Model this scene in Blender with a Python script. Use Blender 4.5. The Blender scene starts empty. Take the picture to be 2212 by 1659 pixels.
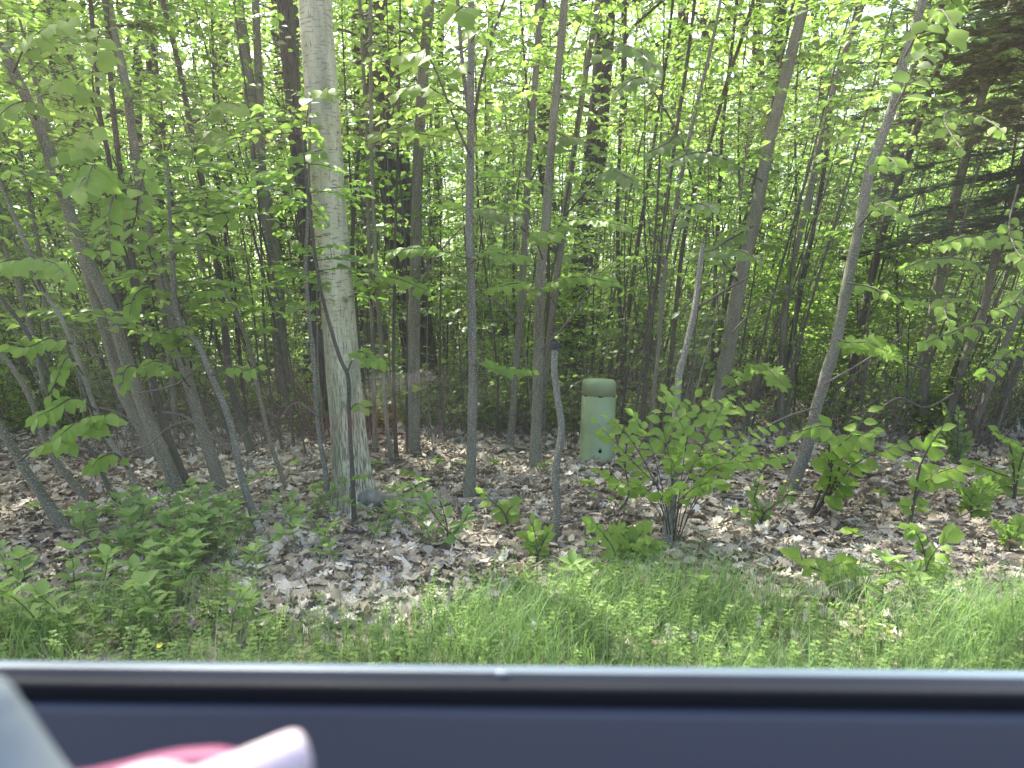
import bpy, math, random
import numpy as np
from mathutils import Vector

random.seed(7)
S = bpy.context.scene
COL = S.collection
R = math.radians

# ------------------------------------------------------------------ camera
EYE = 1.30
PITCH = R(5.0)
FPX = 1671.0                      # focal length in units of the 2212 x 1659 measuring grid
cam_d = bpy.data.cameras.new('camera')
cam = bpy.data.objects.new('camera', cam_d)
COL.objects.link(cam)
cam.location = (0, 0, EYE)
cam.rotation_euler = (R(90) - PITCH, 0, 0)
cam_d.sensor_width = 36.0
cam_d.lens = FPX / 2212 * 36.0
cam_d.clip_start = 0.02
cam_d.clip_end = 2000
cam_d.dof.use_dof = True
cam_d.dof.focus_distance = 6.2
cam_d.dof.aperture_fstop = 5.0
S.camera = cam

# ------------------------------------------------------------------ light
SUN_TO = Vector((-0.42, 0.62, 1.0)).normalized()
sun_elev = math.asin(SUN_TO.z)
sun_az = math.atan2(SUN_TO.x, SUN_TO.y)
W = bpy.data.worlds.new('World'); S.world = W
W.use_nodes = True
nt = W.node_tree
bg = nt.nodes['Background']
sky = nt.nodes.new('ShaderNodeTexSky')
sky.sky_type = 'NISHITA'
sky.sun_disc = False
sky.sun_elevation = sun_elev
sky.sun_rotation = sun_az
sky.air_density = 0.8
sky.dust_density = 5.0
sky.ozone_density = 0.5
nt.links.new(sky.outputs[0], bg.inputs[0])
bg.inputs[1].default_value = 0.15
sl = bpy.data.lights.new('sun', 'SUN')
sl.energy = 3.7
sl.angle = R(0.55)
sl.color = (1.0, 0.95, 0.86)
so = bpy.data.objects.new('sun', sl); COL.objects.link(so)
so.rotation_euler = SUN_TO.to_track_quat('Z', 'Y').to_euler()
S.view_settings.view_transform = 'Standard'
S.view_settings.look = 'None'
S.view_settings.gamma = 1.0
S.view_settings.use_curve_mapping = False
S.view_settings.exposure = 2.5
S.cycles.max_bounces = 7
S.cycles.diffuse_bounces = 4
S.cycles.glossy_bounces = 2
S.cycles.transmission_bounces = 5
S.cycles.transparent_max_bounces = 8
S.cycles.caustics_reflective = False
S.cycles.caustics_refractive = False
S.cycles.use_denoising = True

# ------------------------------------------------------------------ helpers
CP, SP = math.cos(PITCH), math.sin(PITCH)

def ray(x, y):
    u = (x - 1106.0) / FPX; v = (829.5 - y) / FPX
    return np.array([u, CP + v * SP, -SP + v * CP])

def at(x, y, Y):
    """a point of the photograph (measuring grid) at a distance Y from the car"""
    d = ray(x, y)
    return np.array([0, 0, EYE]) + d * (Y / d[1])

def on_ground(x, y):
    d = ray(x, y)
    p = np.array([0, 0, EYE]) + d * (EYE / -d[2])
    for _ in range(6):
        t = (EYE - H(p[0], p[1])) / -d[2]
        p = np.array([0, 0, EYE]) + d * t
    return p

def H(x, y):
    """height of the ground"""
    x = np.asarray(x, float); y = np.asarray(y, float)
    k = np.clip((y - 2.4) / 1.6, 0, 1)
    far = np.clip((y - 9) / 30, 0, 1)
    h = 0.035 * np.sin(x * 1.7 + 0.6) * np.sin(y * 1.3 + 1.1) + 0.02 * np.sin(x * 3.9 + y * 2.3) + 0.012 * np.sin(x * 7.1 - y * 6.3)
    h = h * k + far * (0.35 * np.sin(x * 0.21 + 1) * np.sin(y * 0.17) + 0.25 * np.sin(x * 0.11 - y * 0.09 + 2))
    return h

def tag(o, label=None, cat=None, group=None, kind=None):
    if label: o['label'] = label
    if cat: o['category'] = cat
    if group: o['group'] = group
    if kind: o['kind'] = kind
    return o

def thing(name, loc, label, cat, group=None, rot=(0, 0, 0), scale=1.0):
    o = bpy.data.objects.new(name, None)
    o.empty_display_size = 0.1
    COL.objects.link(o)
    o.location = loc; o.rotation_euler = rot
    o.scale = (scale,) * 3 if not isinstance(scale, tuple) else scale
    return tag(o, label, cat, group)

def put(name, mesh, parent=None, loc=(0, 0, 0)):
    o = bpy.data.objects.new(name, mesh)
    COL.objects.link(o)
    o.location = loc
    if parent is not None: o.parent = parent
    return o

def nrm(a):
    a = np.asarray(a, float)
    return a / (np.linalg.norm(a, axis=-1, keepdims=True) + 1e-12)

def resample(pts, n):
    """a smooth curve through pts (Catmull-Rom), n points"""
    P = np.asarray(pts, float)
    if len(P) == 2:
        t = np.linspace(0, 1, n)[:, None]
        return P[0] * (1 - t) + P[1] * t
    Q = np.vstack([2 * P[0] - P[1], P, 2 * P[-1] - P[-2]])
    m = len(P) - 1
    out = []
    for s in np.linspace(0, m - 1e-6, n):
        i = int(s); t = s - i
        a, b, c, d = Q[i], Q[i + 1], Q[i + 2], Q[i + 3]
        out.append(0.5 * ((2 * b) + (c - a) * t + (2 * a - 5 * b + 4 * c - d) * t * t + (3 * b - a - 3 * c + d) * t ** 3))
    return np.array(out)

class MB:
    """collects geometry, builds one mesh"""
    def __init__(s):
        s.v = []; s.f = {3: [], 4: []}; s.m = {3: [], 4: []}; s.uv = []; s.t = []; s.n = 0
    def add(s, V, F, mat=0, uv=None, tint=0.5):
        V = np.asarray(V, float); k = len(V)
        for w in (3, 4):
            g = [f for f in F if len(f) == w] if isinstance(F, list) else (F if F.shape[1] == w else [])
            if len(g):
                g = np.asarray(g, int) + s.n
                s.f[w].append(g); s.m[w].append(np.full(len(g), mat))
        s.v.append(V)
        s.uv.append(np.zeros((k, 2)) if uv is None else np.asarray(uv, float))
        s.t.append(np.full(k, tint) if np.isscalar(tint) else np.asarray(tint, float))
        s.n += k
    def tube(s, pts, rad, sides=6, mat=0, cap=True, wob=None, tint=0.5, rng=None):
        P = np.asarray(pts, float); n = len(P)
        rad = np.asarray(rad, float) if not np.isscalar(rad) else np.full(n, rad)
        T = nrm(np.gradient(P, axis=0))
        ref = np.array([1.0, 0, 0]) if abs(T[0][0]) < 0.8 else np.array([0, 1.0, 0])
        A = nrm(np.cross(T[0], ref)); fr = []
        for i in range(n):
            A = nrm(A - T[i] * np.dot(A, T[i]))
            fr.append((A, np.cross(T[i], A)))
        a = np.linspace(0, 2 * math.pi, sides + 1)
        L = np.concatenate([[0], np.cumsum(np.linalg.norm(np.diff(P, axis=0), axis=1))])
        FA = np.array([f[0] for f in fr])[:, None, :]; FB = np.array([f[1] for f in fr])[:, None, :]
        rr = rad[:, None] * np.ones(sides + 1)[None]
        if wob is not None: rr = rr * wob(a[None, :], L[:, None])
        V = P[:, None, :] + (FA * np.cos(a)[None, :, None] + FB * np.sin(a)[None, :, None]) * rr[:, :, None]
        uv = np.stack([np.broadcast_to(a[None] / (2 * math.pi) * 2 * math.pi * rad.max(), rr.shape), np.broadcast_to(L[:, None], rr.shape)], -1)
        i = np.arange(n - 1)[:, None] * (sides + 1) + np.arange(sides)[None]
        F = np.stack([i, i + 1, i + sides + 2, i + sides + 1], -1).reshape(-1, 4)
        s.add(V.reshape(-1, 3), F, mat, uv.reshape(-1, 2), tint)
        if cap:
            for e, (ring, c) in enumerate(((0, P[0]), (n - 1, P[-1]))):
                b = s.n
                vr = V[ring][:-1]
                k = np.arange(sides)
                F3 = np.stack([np.full(sides, sides), (k + 1) % sides, k] if e == 0 else [np.full(sides, sides), k, (k + 1) % sides], -1)
                s.add(np.vstack([vr, c]), F3, mat, None, tint)
    def scatter(s, tv, tf, pos, X, Y, Z, mat=0, tint=None, tuv=None):
        """copies of a template (tv, tf) with axes X, Y, Z at pos"""
        tv = np.asarray(tv, float); K = len(pos); n = len(tv)
        V = pos[:, None, :] + tv[None, :, 0, None] * X[:, None, :] + tv[None, :, 1, None] * Y[:, None, :] + tv[None, :, 2, None] * Z[:, None, :]
        base = s.n
        for w in (3, 4):
            g = np.array([f for f in tf if len(f) == w], int)
            if len(g):
                G = (g[None] + (np.arange(K) * n)[:, None, None]).reshape(-1, w) + base
                s.f[w].append(G); s.m[w].append(np.full(len(G), mat))
        s.v.append(V.reshape(-1, 3))
        u = tv[:, :2] if tuv is None else tuv
        s.uv.append(np.tile(u, (K, 1)))
        s.t.append(np.repeat(tint if tint is not None else np.full(K, 0.5), n))
        s.n += K * n
    def mesh(s, name, mats, smooth=True):
        me = bpy.data.meshes.new(name)
        V = np.vstack(s.v)
        me.vertices.add(len(V)); me.vertices.foreach_set('co', V.astype(np.float32).ravel())
        loops = []; starts = []; mi = []; st = 0
        for w in (3, 4):
            if s.f[w]:
                F = np.vstack(s.f[w]); loops.append(F.ravel())
                starts.append(st + np.arange(len(F)) * w); st += F.size
                mi.append(np.concatenate(s.m[w]))
        loops = np.concatenate(loops).astype(np.int32); starts = np.concatenate(starts).astype(np.int32); mi = np.concatenate(mi).astype(np.int32)
        me.loops.add(len(loops)); me.loops.foreach_set('vertex_index', loops)
        me.polygons.add(len(starts)); me.polygons.foreach_set('loop_start', starts)
        me.polygons.foreach_set('material_index', mi)
        me.polygons.foreach_set('use_smooth', np.full(len(starts), smooth))
        uvl = me.uv_layers.new(name='UVMap')
        uvl.data.foreach_set('uv', np.vstack(s.uv)[loops].astype(np.float32).ravel())
        at_ = me.attributes.new('tint', 'FLOAT', 'POINT')
        at_.data.foreach_set('value', np.concatenate(s.t).astype(np.float32))
        for m in (mats if isinstance(mats, (list, tuple)) else [mats]): me.materials.append(m)
        me.update(calc_edges=True)
        return me

# ------------------------------------------------------------------ materials
def mat_new(name):
    m = bpy.data.materials.new(name); m.use_nodes = True
    t = m.node_tree; t.nodes.clear()
    out = t.nodes.new('ShaderNodeOutputMaterial')
    return m, t, out

def N(t, kind, **kw):
    n = t.nodes.new(kind)
    for k, v in kw.items():
        if k.startswith('i_'): n.inputs[k[2:].replace('_', ' ')].default_value = v
        else: setattr(n, k, v)
    return n

def ramp(t, src, stops):
    r = t.nodes.new('ShaderNodeValToRGB')
    el = r.color_ramp.elements
    while len(el) < len(stops): el.new(0.5)
    for e, (p, c) in zip(el, stops):
        e.position = p; e.color = (*c, 1) if len(c) == 3 else c
    t.links.new(src, r.inputs[0])
    return r.outputs[0]

def mixc(t, fac, a, b, mode='MIX'):
    m = t.nodes.new('ShaderNodeMix'); m.data_type = 'RGBA'; m.blend_type = mode
    for sock, v in ((m.inputs[0], fac), (m.inputs[6], a), (m.inputs[7], b)):
        if hasattr(v, 'is_output'): t.links.new(v, sock)
        else: sock.default_value = v if isinstance(v, float) else (*v, 1)
    return m.outputs[2]

def leaf_mat(name, lo, hi, tlo, thi, trans=0.5, rough=0.5, spec=0.2, dry=False):
    m, t, out = mat_new(name)
    at_ = N(t, 'ShaderNodeAttribute', attribute_name='tint')
    oi = N(t, 'ShaderNodeObjectInfo')
    ad = N(t, 'ShaderNodeMath', operation='ADD'); t.links.new(at_.outputs['Fac'], ad.inputs[0])
    mu = N(t, 'ShaderNodeMath', operation='MULTIPLY_ADD'); t.links.new(oi.outputs['Random'], mu.inputs[0]); mu.inputs[1].default_value = 0.5; mu.inputs[2].default_value = -0.25
    t.links.new(mu.outputs[0], ad.inputs[1])
    c = ramp(t, ad.outputs[0], [(0.0, lo), (1.0, hi)])
    c2 = ramp(t, ad.outputs[0], [(0.0, tlo), (1.0, thi)])
    # veins: fine relief and colour across the blade
    tc = N(t, 'ShaderNodeUVMap')
    wv = N(t, 'ShaderNodeTexWave', i_Scale=4.0, i_Distortion=0.6)
    wv.bands_direction = 'DIAGONAL'
    t.links.new(tc.outputs[0], wv.inputs['Vector'])
    nz = N(t, 'ShaderNodeTexNoise', i_Scale=9.0, i_Detail=3.0); t.links.new(tc.outputs[0], nz.inputs['Vector'])
    c = mixc(t, 0.25, c, ramp(t, nz.outputs[0], [(0.3, (0.35, 0.35, 0.35)), (0.7, (1, 1, 1))]), 'MULTIPLY')
    p = N(t, 'ShaderNodeBsdfPrincipled', i_Roughness=rough)
    p.inputs['Specular IOR Level'].default_value = spec
    t.links.new(c, p.inputs['Base Color'])
    bp = N(t, 'ShaderNodeBump', i_Strength=0.15, i_Distance=0.01); t.links.new(wv.outputs['Fac'], bp.inputs['Height'])
    t.links.new(bp.outputs[0], p.inputs['Normal'])
    tr = N(t, 'ShaderNodeBsdfTranslucent'); t.links.new(c2, tr.inputs[0])
    mx = N(t, 'ShaderNodeMixShader'); mx.inputs[0].default_value = trans
    t.links.new(p.outputs[0], mx.inputs[1]); t.links.new(tr.outputs[0], mx.inputs[2])
    t.links.new(mx.outputs[0], out.inputs[0])
    return m

M_LEAF = leaf_mat('beech_leaf', (0.085, 0.15, 0.03), (0.165, 0.235, 0.045), (0.2, 0.38, 0.055), (0.4, 0.58, 0.12), 0.5, 0.4, 0.45)
M_LEAFN = leaf_mat('young_leaf', (0.15, 0.24, 0.035), (0.24, 0.34, 0.055), (0.25, 0.46, 0.06), (0.4, 0.62, 0.1), 0.5)
M_LEAFD = leaf_mat('shade_leaf', (0.035, 0.085, 0.03), (0.075, 0.14, 0.04), (0.08, 0.2, 0.03), (0.16, 0.3, 0.05), 0.4)
M_WEED = leaf_mat('weed_leaf', (0.16, 0.25, 0.065), (0.25, 0.35, 0.09), (0.18, 0.34, 0.07), (0.3, 0.48, 0.11), 0.4, 0.5)
M_GRASS = leaf_mat('grass_blade', (0.09, 0.18, 0.055), (0.2, 0.31, 0.10), (0.12, 0.28, 0.05), (0.28, 0.42, 0.1), 0.4, 0.5)
M_NEEDLE = leaf_mat('needle', (0.035, 0.085, 0.03), (0.06, 0.12, 0.04), (0.05, 0.1, 0.03), (0.07, 0.14, 0.04), 0.3)
M_STEMG = leaf_mat('green_stem', (0.08, 0.14, 0.04), (0.13, 0.2, 0.06), (0.1, 0.2, 0.04), (0.2, 0.3, 0.06), 0.2)

def litter_mat():
    m, t, out = mat_new('dry_leaf')
    at_ = N(t, 'ShaderNodeAttribute', attribute_name='tint')
    c = ramp(t, at_.outputs['Fac'], [(0.0, (0.13, 0.1, 0.065)), (0.3, (0.26, 0.21, 0.15)), (0.6, (0.39, 0.335, 0.25)), (0.85, (0.5, 0.45, 0.36)), (1.0, (0.62, 0.575, 0.49))])
    geo = N(t, 'ShaderNodeNewGeometry')
    nz = N(t, 'ShaderNodeTexNoise', i_Scale=45.0, i_Detail=4.0); t.links.new(geo.outputs['Position'], nz.inputs['Vector'])
    c = mixc(t, 0.4, c, ramp(t, nz.outputs[0], [(0.3, (0.5, 0.47, 0.44)), (0.65, (1, 1, 1))]), 'MULTIPLY')
    p = N(t, 'ShaderNodeBsdfPrincipled', i_Roughness=0.6); p.inputs['Specular IOR Level'].default_value = 0.3
    t.links.new(c, p.inputs['Base Color'])
    tr = N(t, 'ShaderNodeBsdfTranslucent'); t.links.new(c, tr.inputs[0])
    mx = N(t, 'ShaderNodeMixShader'); mx.inputs[0].default_value = 0.15
    t.links.new(p.outputs[0], mx.inputs[1]); t.links.new(tr.outputs[0], mx.inputs[2])
    t.links.new(mx.outputs[0], out.inputs[0])
    return m
M_DRY = litter_mat()

def bark_mat(name, dark, light, mark, kind='smooth', rough=0.85, bump=0.5, streak=9.0):
    """kind: smooth = saplings with short pale cross marks; furrow = rough vertical plates; maple = pale with small dark cracks"""
    m, t, out = mat_new(name)
    uv = N(t, 'ShaderNodeUVMap')
    oi = N(t, 'ShaderNodeObjectInfo')
    mp = N(t, 'ShaderNodeMapping'); t.links.new(uv.outputs[0], mp.inputs['Vector'])
    cb = N(t, 'ShaderNodeCombineXYZ'); t.links.new(oi.outputs['Random'], cb.inputs[0]); t.links.new(oi.outputs['Random'], cb.inputs[1])
    ml = N(t, 'ShaderNodeVectorMath', operation='SCALE'); ml.inputs['Scale'].default_value = 40; t.links.new(cb.outputs[0], ml.inputs[0])
    t.links.new(ml.outputs[0], mp.inputs['Location'])
    def noise(sx, sy, scale, det=4.0, ro=0.55):
        q = N(t, 'ShaderNodeMapping'); q.inputs['Scale'].default_value = (sx, sy, 1); t.links.new(mp.outputs[0], q.inputs['Vector'])
        z = N(t, 'ShaderNodeTexNoise', i_Scale=scale, i_Detail=det, i_Roughness=ro); t.links.new(q.outputs[0], z.inputs['Vector'])
        return z.outputs[0], q.outputs[0]
    big, _ = noise(1, 0.35, 7.0)
    col = ramp(t, big, [(0.32, dark), (0.68, light)])
    if kind == 'smooth':
        a, _ = noise(9, 40, 4.0, 2.0)
        k = ramp(t, a, [(0.56, (0, 0, 0)), (0.64, (1, 1, 1))])
        col = mixc(t, k, col, mark)
        b, _ = noise(4, 1.2, 12.0)
        col = mixc(t, 0.45, col, ramp(t, b, [(0.35, (0.45, 0.45, 0.42)), (0.65, (1, 1, 1))]), 'MULTIPLY')
        hgt = a
    elif kind == 'furrow':
        a, q = noise(3.0, 0.55, 14.0, 6.0, 0.65)
        col = mixc(t, ramp(t, a, [(0.40, (1, 1, 1)), (0.52, (0, 0, 0))]), col, mark)
        hgt = a
    else:
        a, q = noise(2.2, 0.38, 26.0, 6.0, 0.6)
        b, _ = noise(1.5, 14, 5.0, 3.0)
        sep = N(t, 'ShaderNodeSeparateXYZ'); t.links.new(uv.outputs[0], sep.inputs[0])
        low = ramp(t, sep.outputs[1], [(0.0, (1, 1, 1)), (1.0, (0, 0, 0))])
        mr = N(t, 'ShaderNodeMapRange'); mr.inputs['From Min'].default_value = 0.5; mr.inputs['From Max'].default_value = 1.9
        t.links.new(sep.outputs[1], mr.inputs['Value'])
        f1 = ramp(t, a, [(0.46, (1, 1, 1)), (0.52, (0, 0, 0))])
        f2 = ramp(t, a, [(0.35, (1, 1, 1)), (0.41, (0, 0, 0))])
        f3 = ramp(t, b, [(0.40, (1, 1, 1)), (0.44, (0, 0, 0))])
        f23 = mixc(t, 0.65, f2, f3, 'ADD')
        fm = mixc(t, mr.outputs[0], f1, f23)
        col = mixc(t, fm, col, mark)
        # grey lichen and damp staining
        l, _ = noise(1, 0.25, 3.0, 5.0)
        col = mixc(t, ramp(t, l, [(0.5, (0, 0, 0)), (0.62, (0.55, 0.55, 0.55))]), col, (0.17, 0.18, 0.13))
        hgt = a
    # green algae
    g, _ = noise(1, 0.4, 2.5, 4.0)
    col = mixc(t, ramp(t, g, [(0.52, (0, 0, 0)), (0.7, (0.45, 0.45, 0.45))]), col, (0.11, 0.13, 0.06))
    p = N(t, 'ShaderNodeBsdfPrincipled', i_Roughness=rough); p.inputs['Specular IOR Level'].default_value = 0.25
    t.links.new(col, p.inputs['Base Color'])
    bp = N(t, 'ShaderNodeBump', i_Strength=bump, i_Distance=0.012); t.links.new(hgt, bp.inputs['Height'])
    t.links.new(bp.outputs[0], p.inputs['Normal'])
    t.links.new(p.outputs[0], out.inputs[0])
    return m

B_MAPLE = bark_mat('pale_maple_bark', (0.43, 0.395, 0.25), (0.6, 0.56, 0.375), (0.17, 0.145, 0.10), 'maple', 0.9, 0.8)
B_OAK = bark_mat('furrowed_bark', (0.05, 0.045, 0.036), (0.10, 0.09, 0.072), (0.02, 0.018, 0.015), 'furrow', 0.9, 1.0)
B_SAP = bark_mat('sapling_bark', (0.12, 0.108, 0.072), (0.225, 0.205, 0.14), (0.38, 0.36, 0.28), 'smooth')
B_GREY = bark_mat('grey_sapling_bark', (0.12, 0.108, 0.08), (0.2, 0.185, 0.14), (0.4, 0.38, 0.32), 'smooth')
B_DARK = bark_mat('dark_stem_bark', (0.045, 0.04, 0.03), (0.1, 0.088, 0.065), (0.17, 0.16, 0.12), 'smooth')

def simple(name, col, rough=0.6, spec=0.4, noise=0.0, scale=20.0, metal=0.0, bump=0.0, coat=0.0):
    m, t, out = mat_new(name)
    p = N(t, 'ShaderNodeBsdfPrincipled', i_Roughness=rough, i_Metallic=metal); p.inputs['Specular IOR Level'].default_value = spec
    p.inputs['Coat Weight'].default_value = coat
    geo = N(t, 'ShaderNodeTexCoord')
    z = N(t, 'ShaderNodeTexNoise', i_Scale=scale, i_Detail=5.0); t.links.new(geo.outputs['Object'], z.inputs['Vector'])
    c = mixc(t, noise, col, ramp(t, z.outputs[0], [(0.3, tuple(x * 0.5 for x in col)), (0.7, tuple(min(1, x * 1.4) for x in col))]))
    t.links.new(c, p.inputs['Base Color'])
    if bump:
        bp = N(t, 'ShaderNodeBump', i_Strength=bump, i_Distance=0.005); t.links.new(z.outputs[0], bp.inputs['Height']); t.links.new(bp.outputs[0], p.inputs['Normal'])
    t.links.new(p.outputs[0], out.inputs[0])
    return m

def ground_mat():
    m, t, out = mat_new('forest_soil')
    geo = N(t, 'ShaderNodeNewGeometry')
    v = N(t, 'ShaderNodeTexVoronoi', i_Scale=14.0); t.links.new(geo.outputs['Position'], v.inputs['Vector'])
    z = N(t, 'ShaderNodeTexNoise', i_Scale=3.0, i_Detail=8.0, i_Roughness=0.7); t.links.new(geo.outputs['Position'], z.inputs['Vector'])
    sp = N(t, 'ShaderNodeSeparateColor'); t.links.new(v.outputs['Color'], sp.inputs[0])
    c = ramp(t, sp.outputs[0], [(0.0, (0.05, 0.035, 0.025)), (0.4, (0.14, 0.1, 0.07)), (0.75, (0.28, 0.22, 0.17)), (1.0, (0.42, 0.35, 0.29))])
    c = mixc(t, ramp(t, z.outputs[0], [(0.4, (0, 0, 0)), (0.65, (0.7, 0.7, 0.7))]), c, (0.06, 0.05, 0.035))
    p = N(t, 'ShaderNodeBsdfPrincipled', i_Roughness=0.9); t.links.new(c, p.inputs['Base Color'])
    bp = N(t, 'ShaderNodeBump', i_Strength=0.7, i_Distance=0.03); t.links.new(v.outputs['Distance'], bp.inputs['Height']); t.links.new(bp.outputs[0], p.inputs['Normal'])
    t.links.new(p.outputs[0], out.inputs[0])
    return m
M_SOIL = ground_mat()

# ------------------------------------------------------------------ ground and road
def axis(a, b, near, step, grow):
    out = [near]; x = near; s = step
    while x < b: x += s; out.append(x); s *= grow
    x = near; s = step; lo = []
    while x > a: x -= s; lo.append(x); s *= grow
    return np.array(lo[::-1] + out)
gx = axis(-420, 420, 0, 0.12, 1.035)
gy = np.concatenate([[-420, -200, -90, -40, -20, -12, -8, -4, -2, 0, 1, 1.6, 2.0], axis(2.2, 420, 2.3, 0.12, 1.03)])
XX, YY = np.meshgrid(gx, gy)
ZZ = H(XX, YY)
ZZ = ZZ * np.clip(1 - (np.hypot(XX, YY) - 60) / 60, 0, 1)
nx_, ny_ = len(gx), len(gy)
i = np.arange(ny_ - 1)[:, None] * nx_ + np.arange(nx_ - 1)[None]
mb = MB(); mb.add(np.stack([XX, YY, ZZ], -1).reshape(-1, 3), np.stack([i, i + 1, i + nx_ + 1, i + nx_], -1).reshape(-1, 4))
tag(put('ground', mb.mesh('ground', M_SOIL)), 'brown forest floor under the fallen leaves', kind='structure')

M_ASPH = simple('asphalt', (0.05, 0.05, 0.052), 0.9, 0.3, 0.6, 60, bump=0.5)
M_LINE = simple('road_paint', (0.7, 0.7, 0.68), 0.7, 0.3, 0.2, 30)
mb = MB()
mb.add([(-420, -5.6, .004), (420, -5.6, .004), (420, 1.55, .004), (-420, 1.55, .004)], [(0, 1, 2, 3)])
rd = tag(put('road', mb.mesh('road', M_ASPH)), 'asphalt road that the car is standing on', kind='structure')
mb = MB()
mb.add([(-420, 1.2, .008), (420, 1.2, .008), (420, 1.32, .008), (-420, 1.32, .008)], [(0, 1, 2, 3)])
put('edge_line', mb.mesh('edge_line', M_LINE), rd)

# ------------------------------------------------------------------ leaf templates (base at origin, length along +Y = 1)
def blade(ts, ws, fold=0.16, droop=0.22, serr=0.0, petiole=0.0):
    V = []; F = []
    for k, (t_, w) in enumerate(zip(ts, ws)):
        z = -droop * t_ * t_
        off = serr if k % 2 else -serr
        if w <= 0.001: V.append((0, t_, z))
        else:
            w2 = w * (1 + off)
            V += [(0, t_, z), (-w2, t_ + 0.03, z + fold * w2), (w2, t_ + 0.03, z + fold * w2)]
    idx = []; c = 0
    for w in ws:
        if w <= 0.001: idx.append((c, c, c)); c += 1
        else: idx.append((c, c + 1, c + 2)); c += 3
    for a, b in zip(idx[:-1], idx[1:]):
        for s in (1, 2):
            q = [a[0], a[s], b[s], b[0]] if s == 2 else [a[0], b[0], b[s], a[s]]
            q = list(dict.fromkeys(q))
            if len(q) >= 3: F.append(tuple(q))
    if petiole:
        n = len(V)
        V += [(-0.012, -petiole, 0.03), (0.012, -petiole, 0.03), (0.012, 0.02, 0.0), (-0.012, 0.02, 0.0)]
        F.append((n, n + 1, n + 2, n + 3))
    return np.array(V, float), F
LF_NEAR = blade([0, .06, .15, .26, .38, .50, .62, .73, .83, .92, 1.0], [0, .15, .25, .32, .35, .335, .29, .22, .14, .06, 0], serr=0.05, petiole=0.14)
LF_NEAR2 = blade([0, .08, .2, .34, .48, .62, .76, .88, 1.0], [0, .2, .3, .37, .36, .29, .18, .07, 0], fold=-0.14, droop=0.42, serr=0.05, petiole=0.16)
LF_NEAR3 = blade([0, .06, .17, .3, .45, .6, .75, .88, 1.0], [0, .12, .22, .3, .32, .28, .19, .08, 0], fold=0.4, droop=0.1, serr=0.05, petiole=0.14)
LF_MID = blade([0, .3, .65, 1.0], [0, .33, .27, 0], droop=0.25)
LF_FAR = (np.array([(0, 0, 0), (0.34, 0.45, 0.06), (0, 1, -0.15), (-0.34, 0.45, 0.06)]), [(0, 1, 2), (0, 2, 3)])
LF_LANCE = blade([0, .15, .35, .6, .82, 1.0], [0, .1, .16, .14, .07, 0], fold=0.25, droop=0.35)

def fan_leaf(outline, bumpz=0.06, petiole=0.3):
    O = np.array(outline, float); n = len(O)
    V = [(0, 0.42, 0.0)] + [(x, y, bumpz * math.sin(k * 2.1) - 0.18 * (x * x + (y - .4) ** 2)) for k, (x, y) in enumerate(O)]
    F = [(0, 1 + k, 1 + (k + 1) % n) for k in range(n)]
    m = len(V)
    V += [(-0.012, -petiole, 0.03), (0.012, -petiole, 0.03), (0.012, 0.05, 0.0), (-0.012, 0.05, 0.0)]
    F.append((m, m + 1, m + 2, m + 3))
    return np.array(V, float), F
half = [(0.0, 0.0), (0.16, 0.02), (0.34, -0.03), (0.3, 0.14), (0.5, 0.22), (0.56, 0.42), (0.4, 0.46), (0.52, 0.66), (0.3, 0.6), (0.2, 0.56), (0.24, 0.8), (0.12, 0.82), (0.0, 1.0)]
LF_MAPLE = fan_leaf(half + [(-x, y) for x, y in half[-2:0:-1]])
oh = [(0, 0), (0.07, 0.1), (0.22, 0.14), (0.12, 0.26), (0.3, 0.36), (0.16, 0.46), (0.34, 0.58), (0.18, 0.66), (0.24, 0.82), (0.1, 0.86), (0, 1)]
LF_OAK = fan_leaf(oh + [(-x, y) for x, y in oh[-2:0:-1]], 0.08, 0.1)

def frames(d, n, rng, roll=0.0):
    """axes for leaves that point along d with the upper side towards n"""
    d = nrm(d); n = nrm(n)
    x = nrm(np.cross(d, n)); n = np.cross(x, d)
    if roll:
        a = rng.normal(0, roll, len(d))[:, None]
        x, n = x * np.cos(a) + n * np.sin(a), n * np.cos(a) - x * np.sin(a)
    return x, d, n

class Fol:
    """leaf sprays gathered, then written to one MB"""
    def __init__(s, rng): s.rng = rng; s.p = []; s.d = []; s.l = []
    def spray(s, mb, p0, d, L, n, leaf, twig=0.0025, mat=0, droop=0.12, sides=3, start=0.2):
        rng = s.rng
        d = nrm(d); t = np.linspace(0, 1, 4)[:, None]
        side = nrm(np.cross(d, (0, 0, 1.0)))
        bend = rng.normal(0, 0.12)
        P = p0 + d * L * t + np.array([0, 0, -droop * L]) * t ** 2 + side * bend * L * t ** 2
        if twig: mb.tube(P, np.linspace(twig, twig * 0.4, 4), sides, mat, cap=False)
        q = np.linspace(start, 1, n)
        for k, u in enumerate(q):
            f = u * 3; i0 = min(int(f), 2); w = f - i0
            pt = P[i0] * (1 - w) + P[i0 + 1] * w
            T = nrm(P[i0 + 1] - P[i0])
            a = (0.95 if k % 2 else -0.95) * (1 - 0.35 * u) + rng.normal(0, 0.18)
            if k == n - 1: a = 0
            dd = T * math.cos(a) + side * math.sin(a) + np.array([0, 0, rng.normal(-0.12, 0.16)])
            s.p.append(pt); s.d.append(dd); s.l.append(leaf * rng.uniform(0.7, 1.2) * (1 - 0.2 * abs(u - 0.6)))
    def flush(s, mb, tmpl, mat, tilt=0.4, roll=0.35, flat=1.0):
        if not s.p: return
        rng = s.rng; P = np.array(s.p); D = nrm(np.array(s.d)); L = np.array(s.l)[:, None]
        n = np.array([0, 0, 1.0]) + rng.normal(0, tilt, (len(P), 3))
        X, Y, Z = frames(D, n, rng, roll)
        mb.scatter(tmpl[0], tmpl[1], P, X * L, Y * L, Z * L, mat, rng.uniform(0.1, 0.9, len(P)))
        s.p, s.d, s.l = [], [], []

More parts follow.
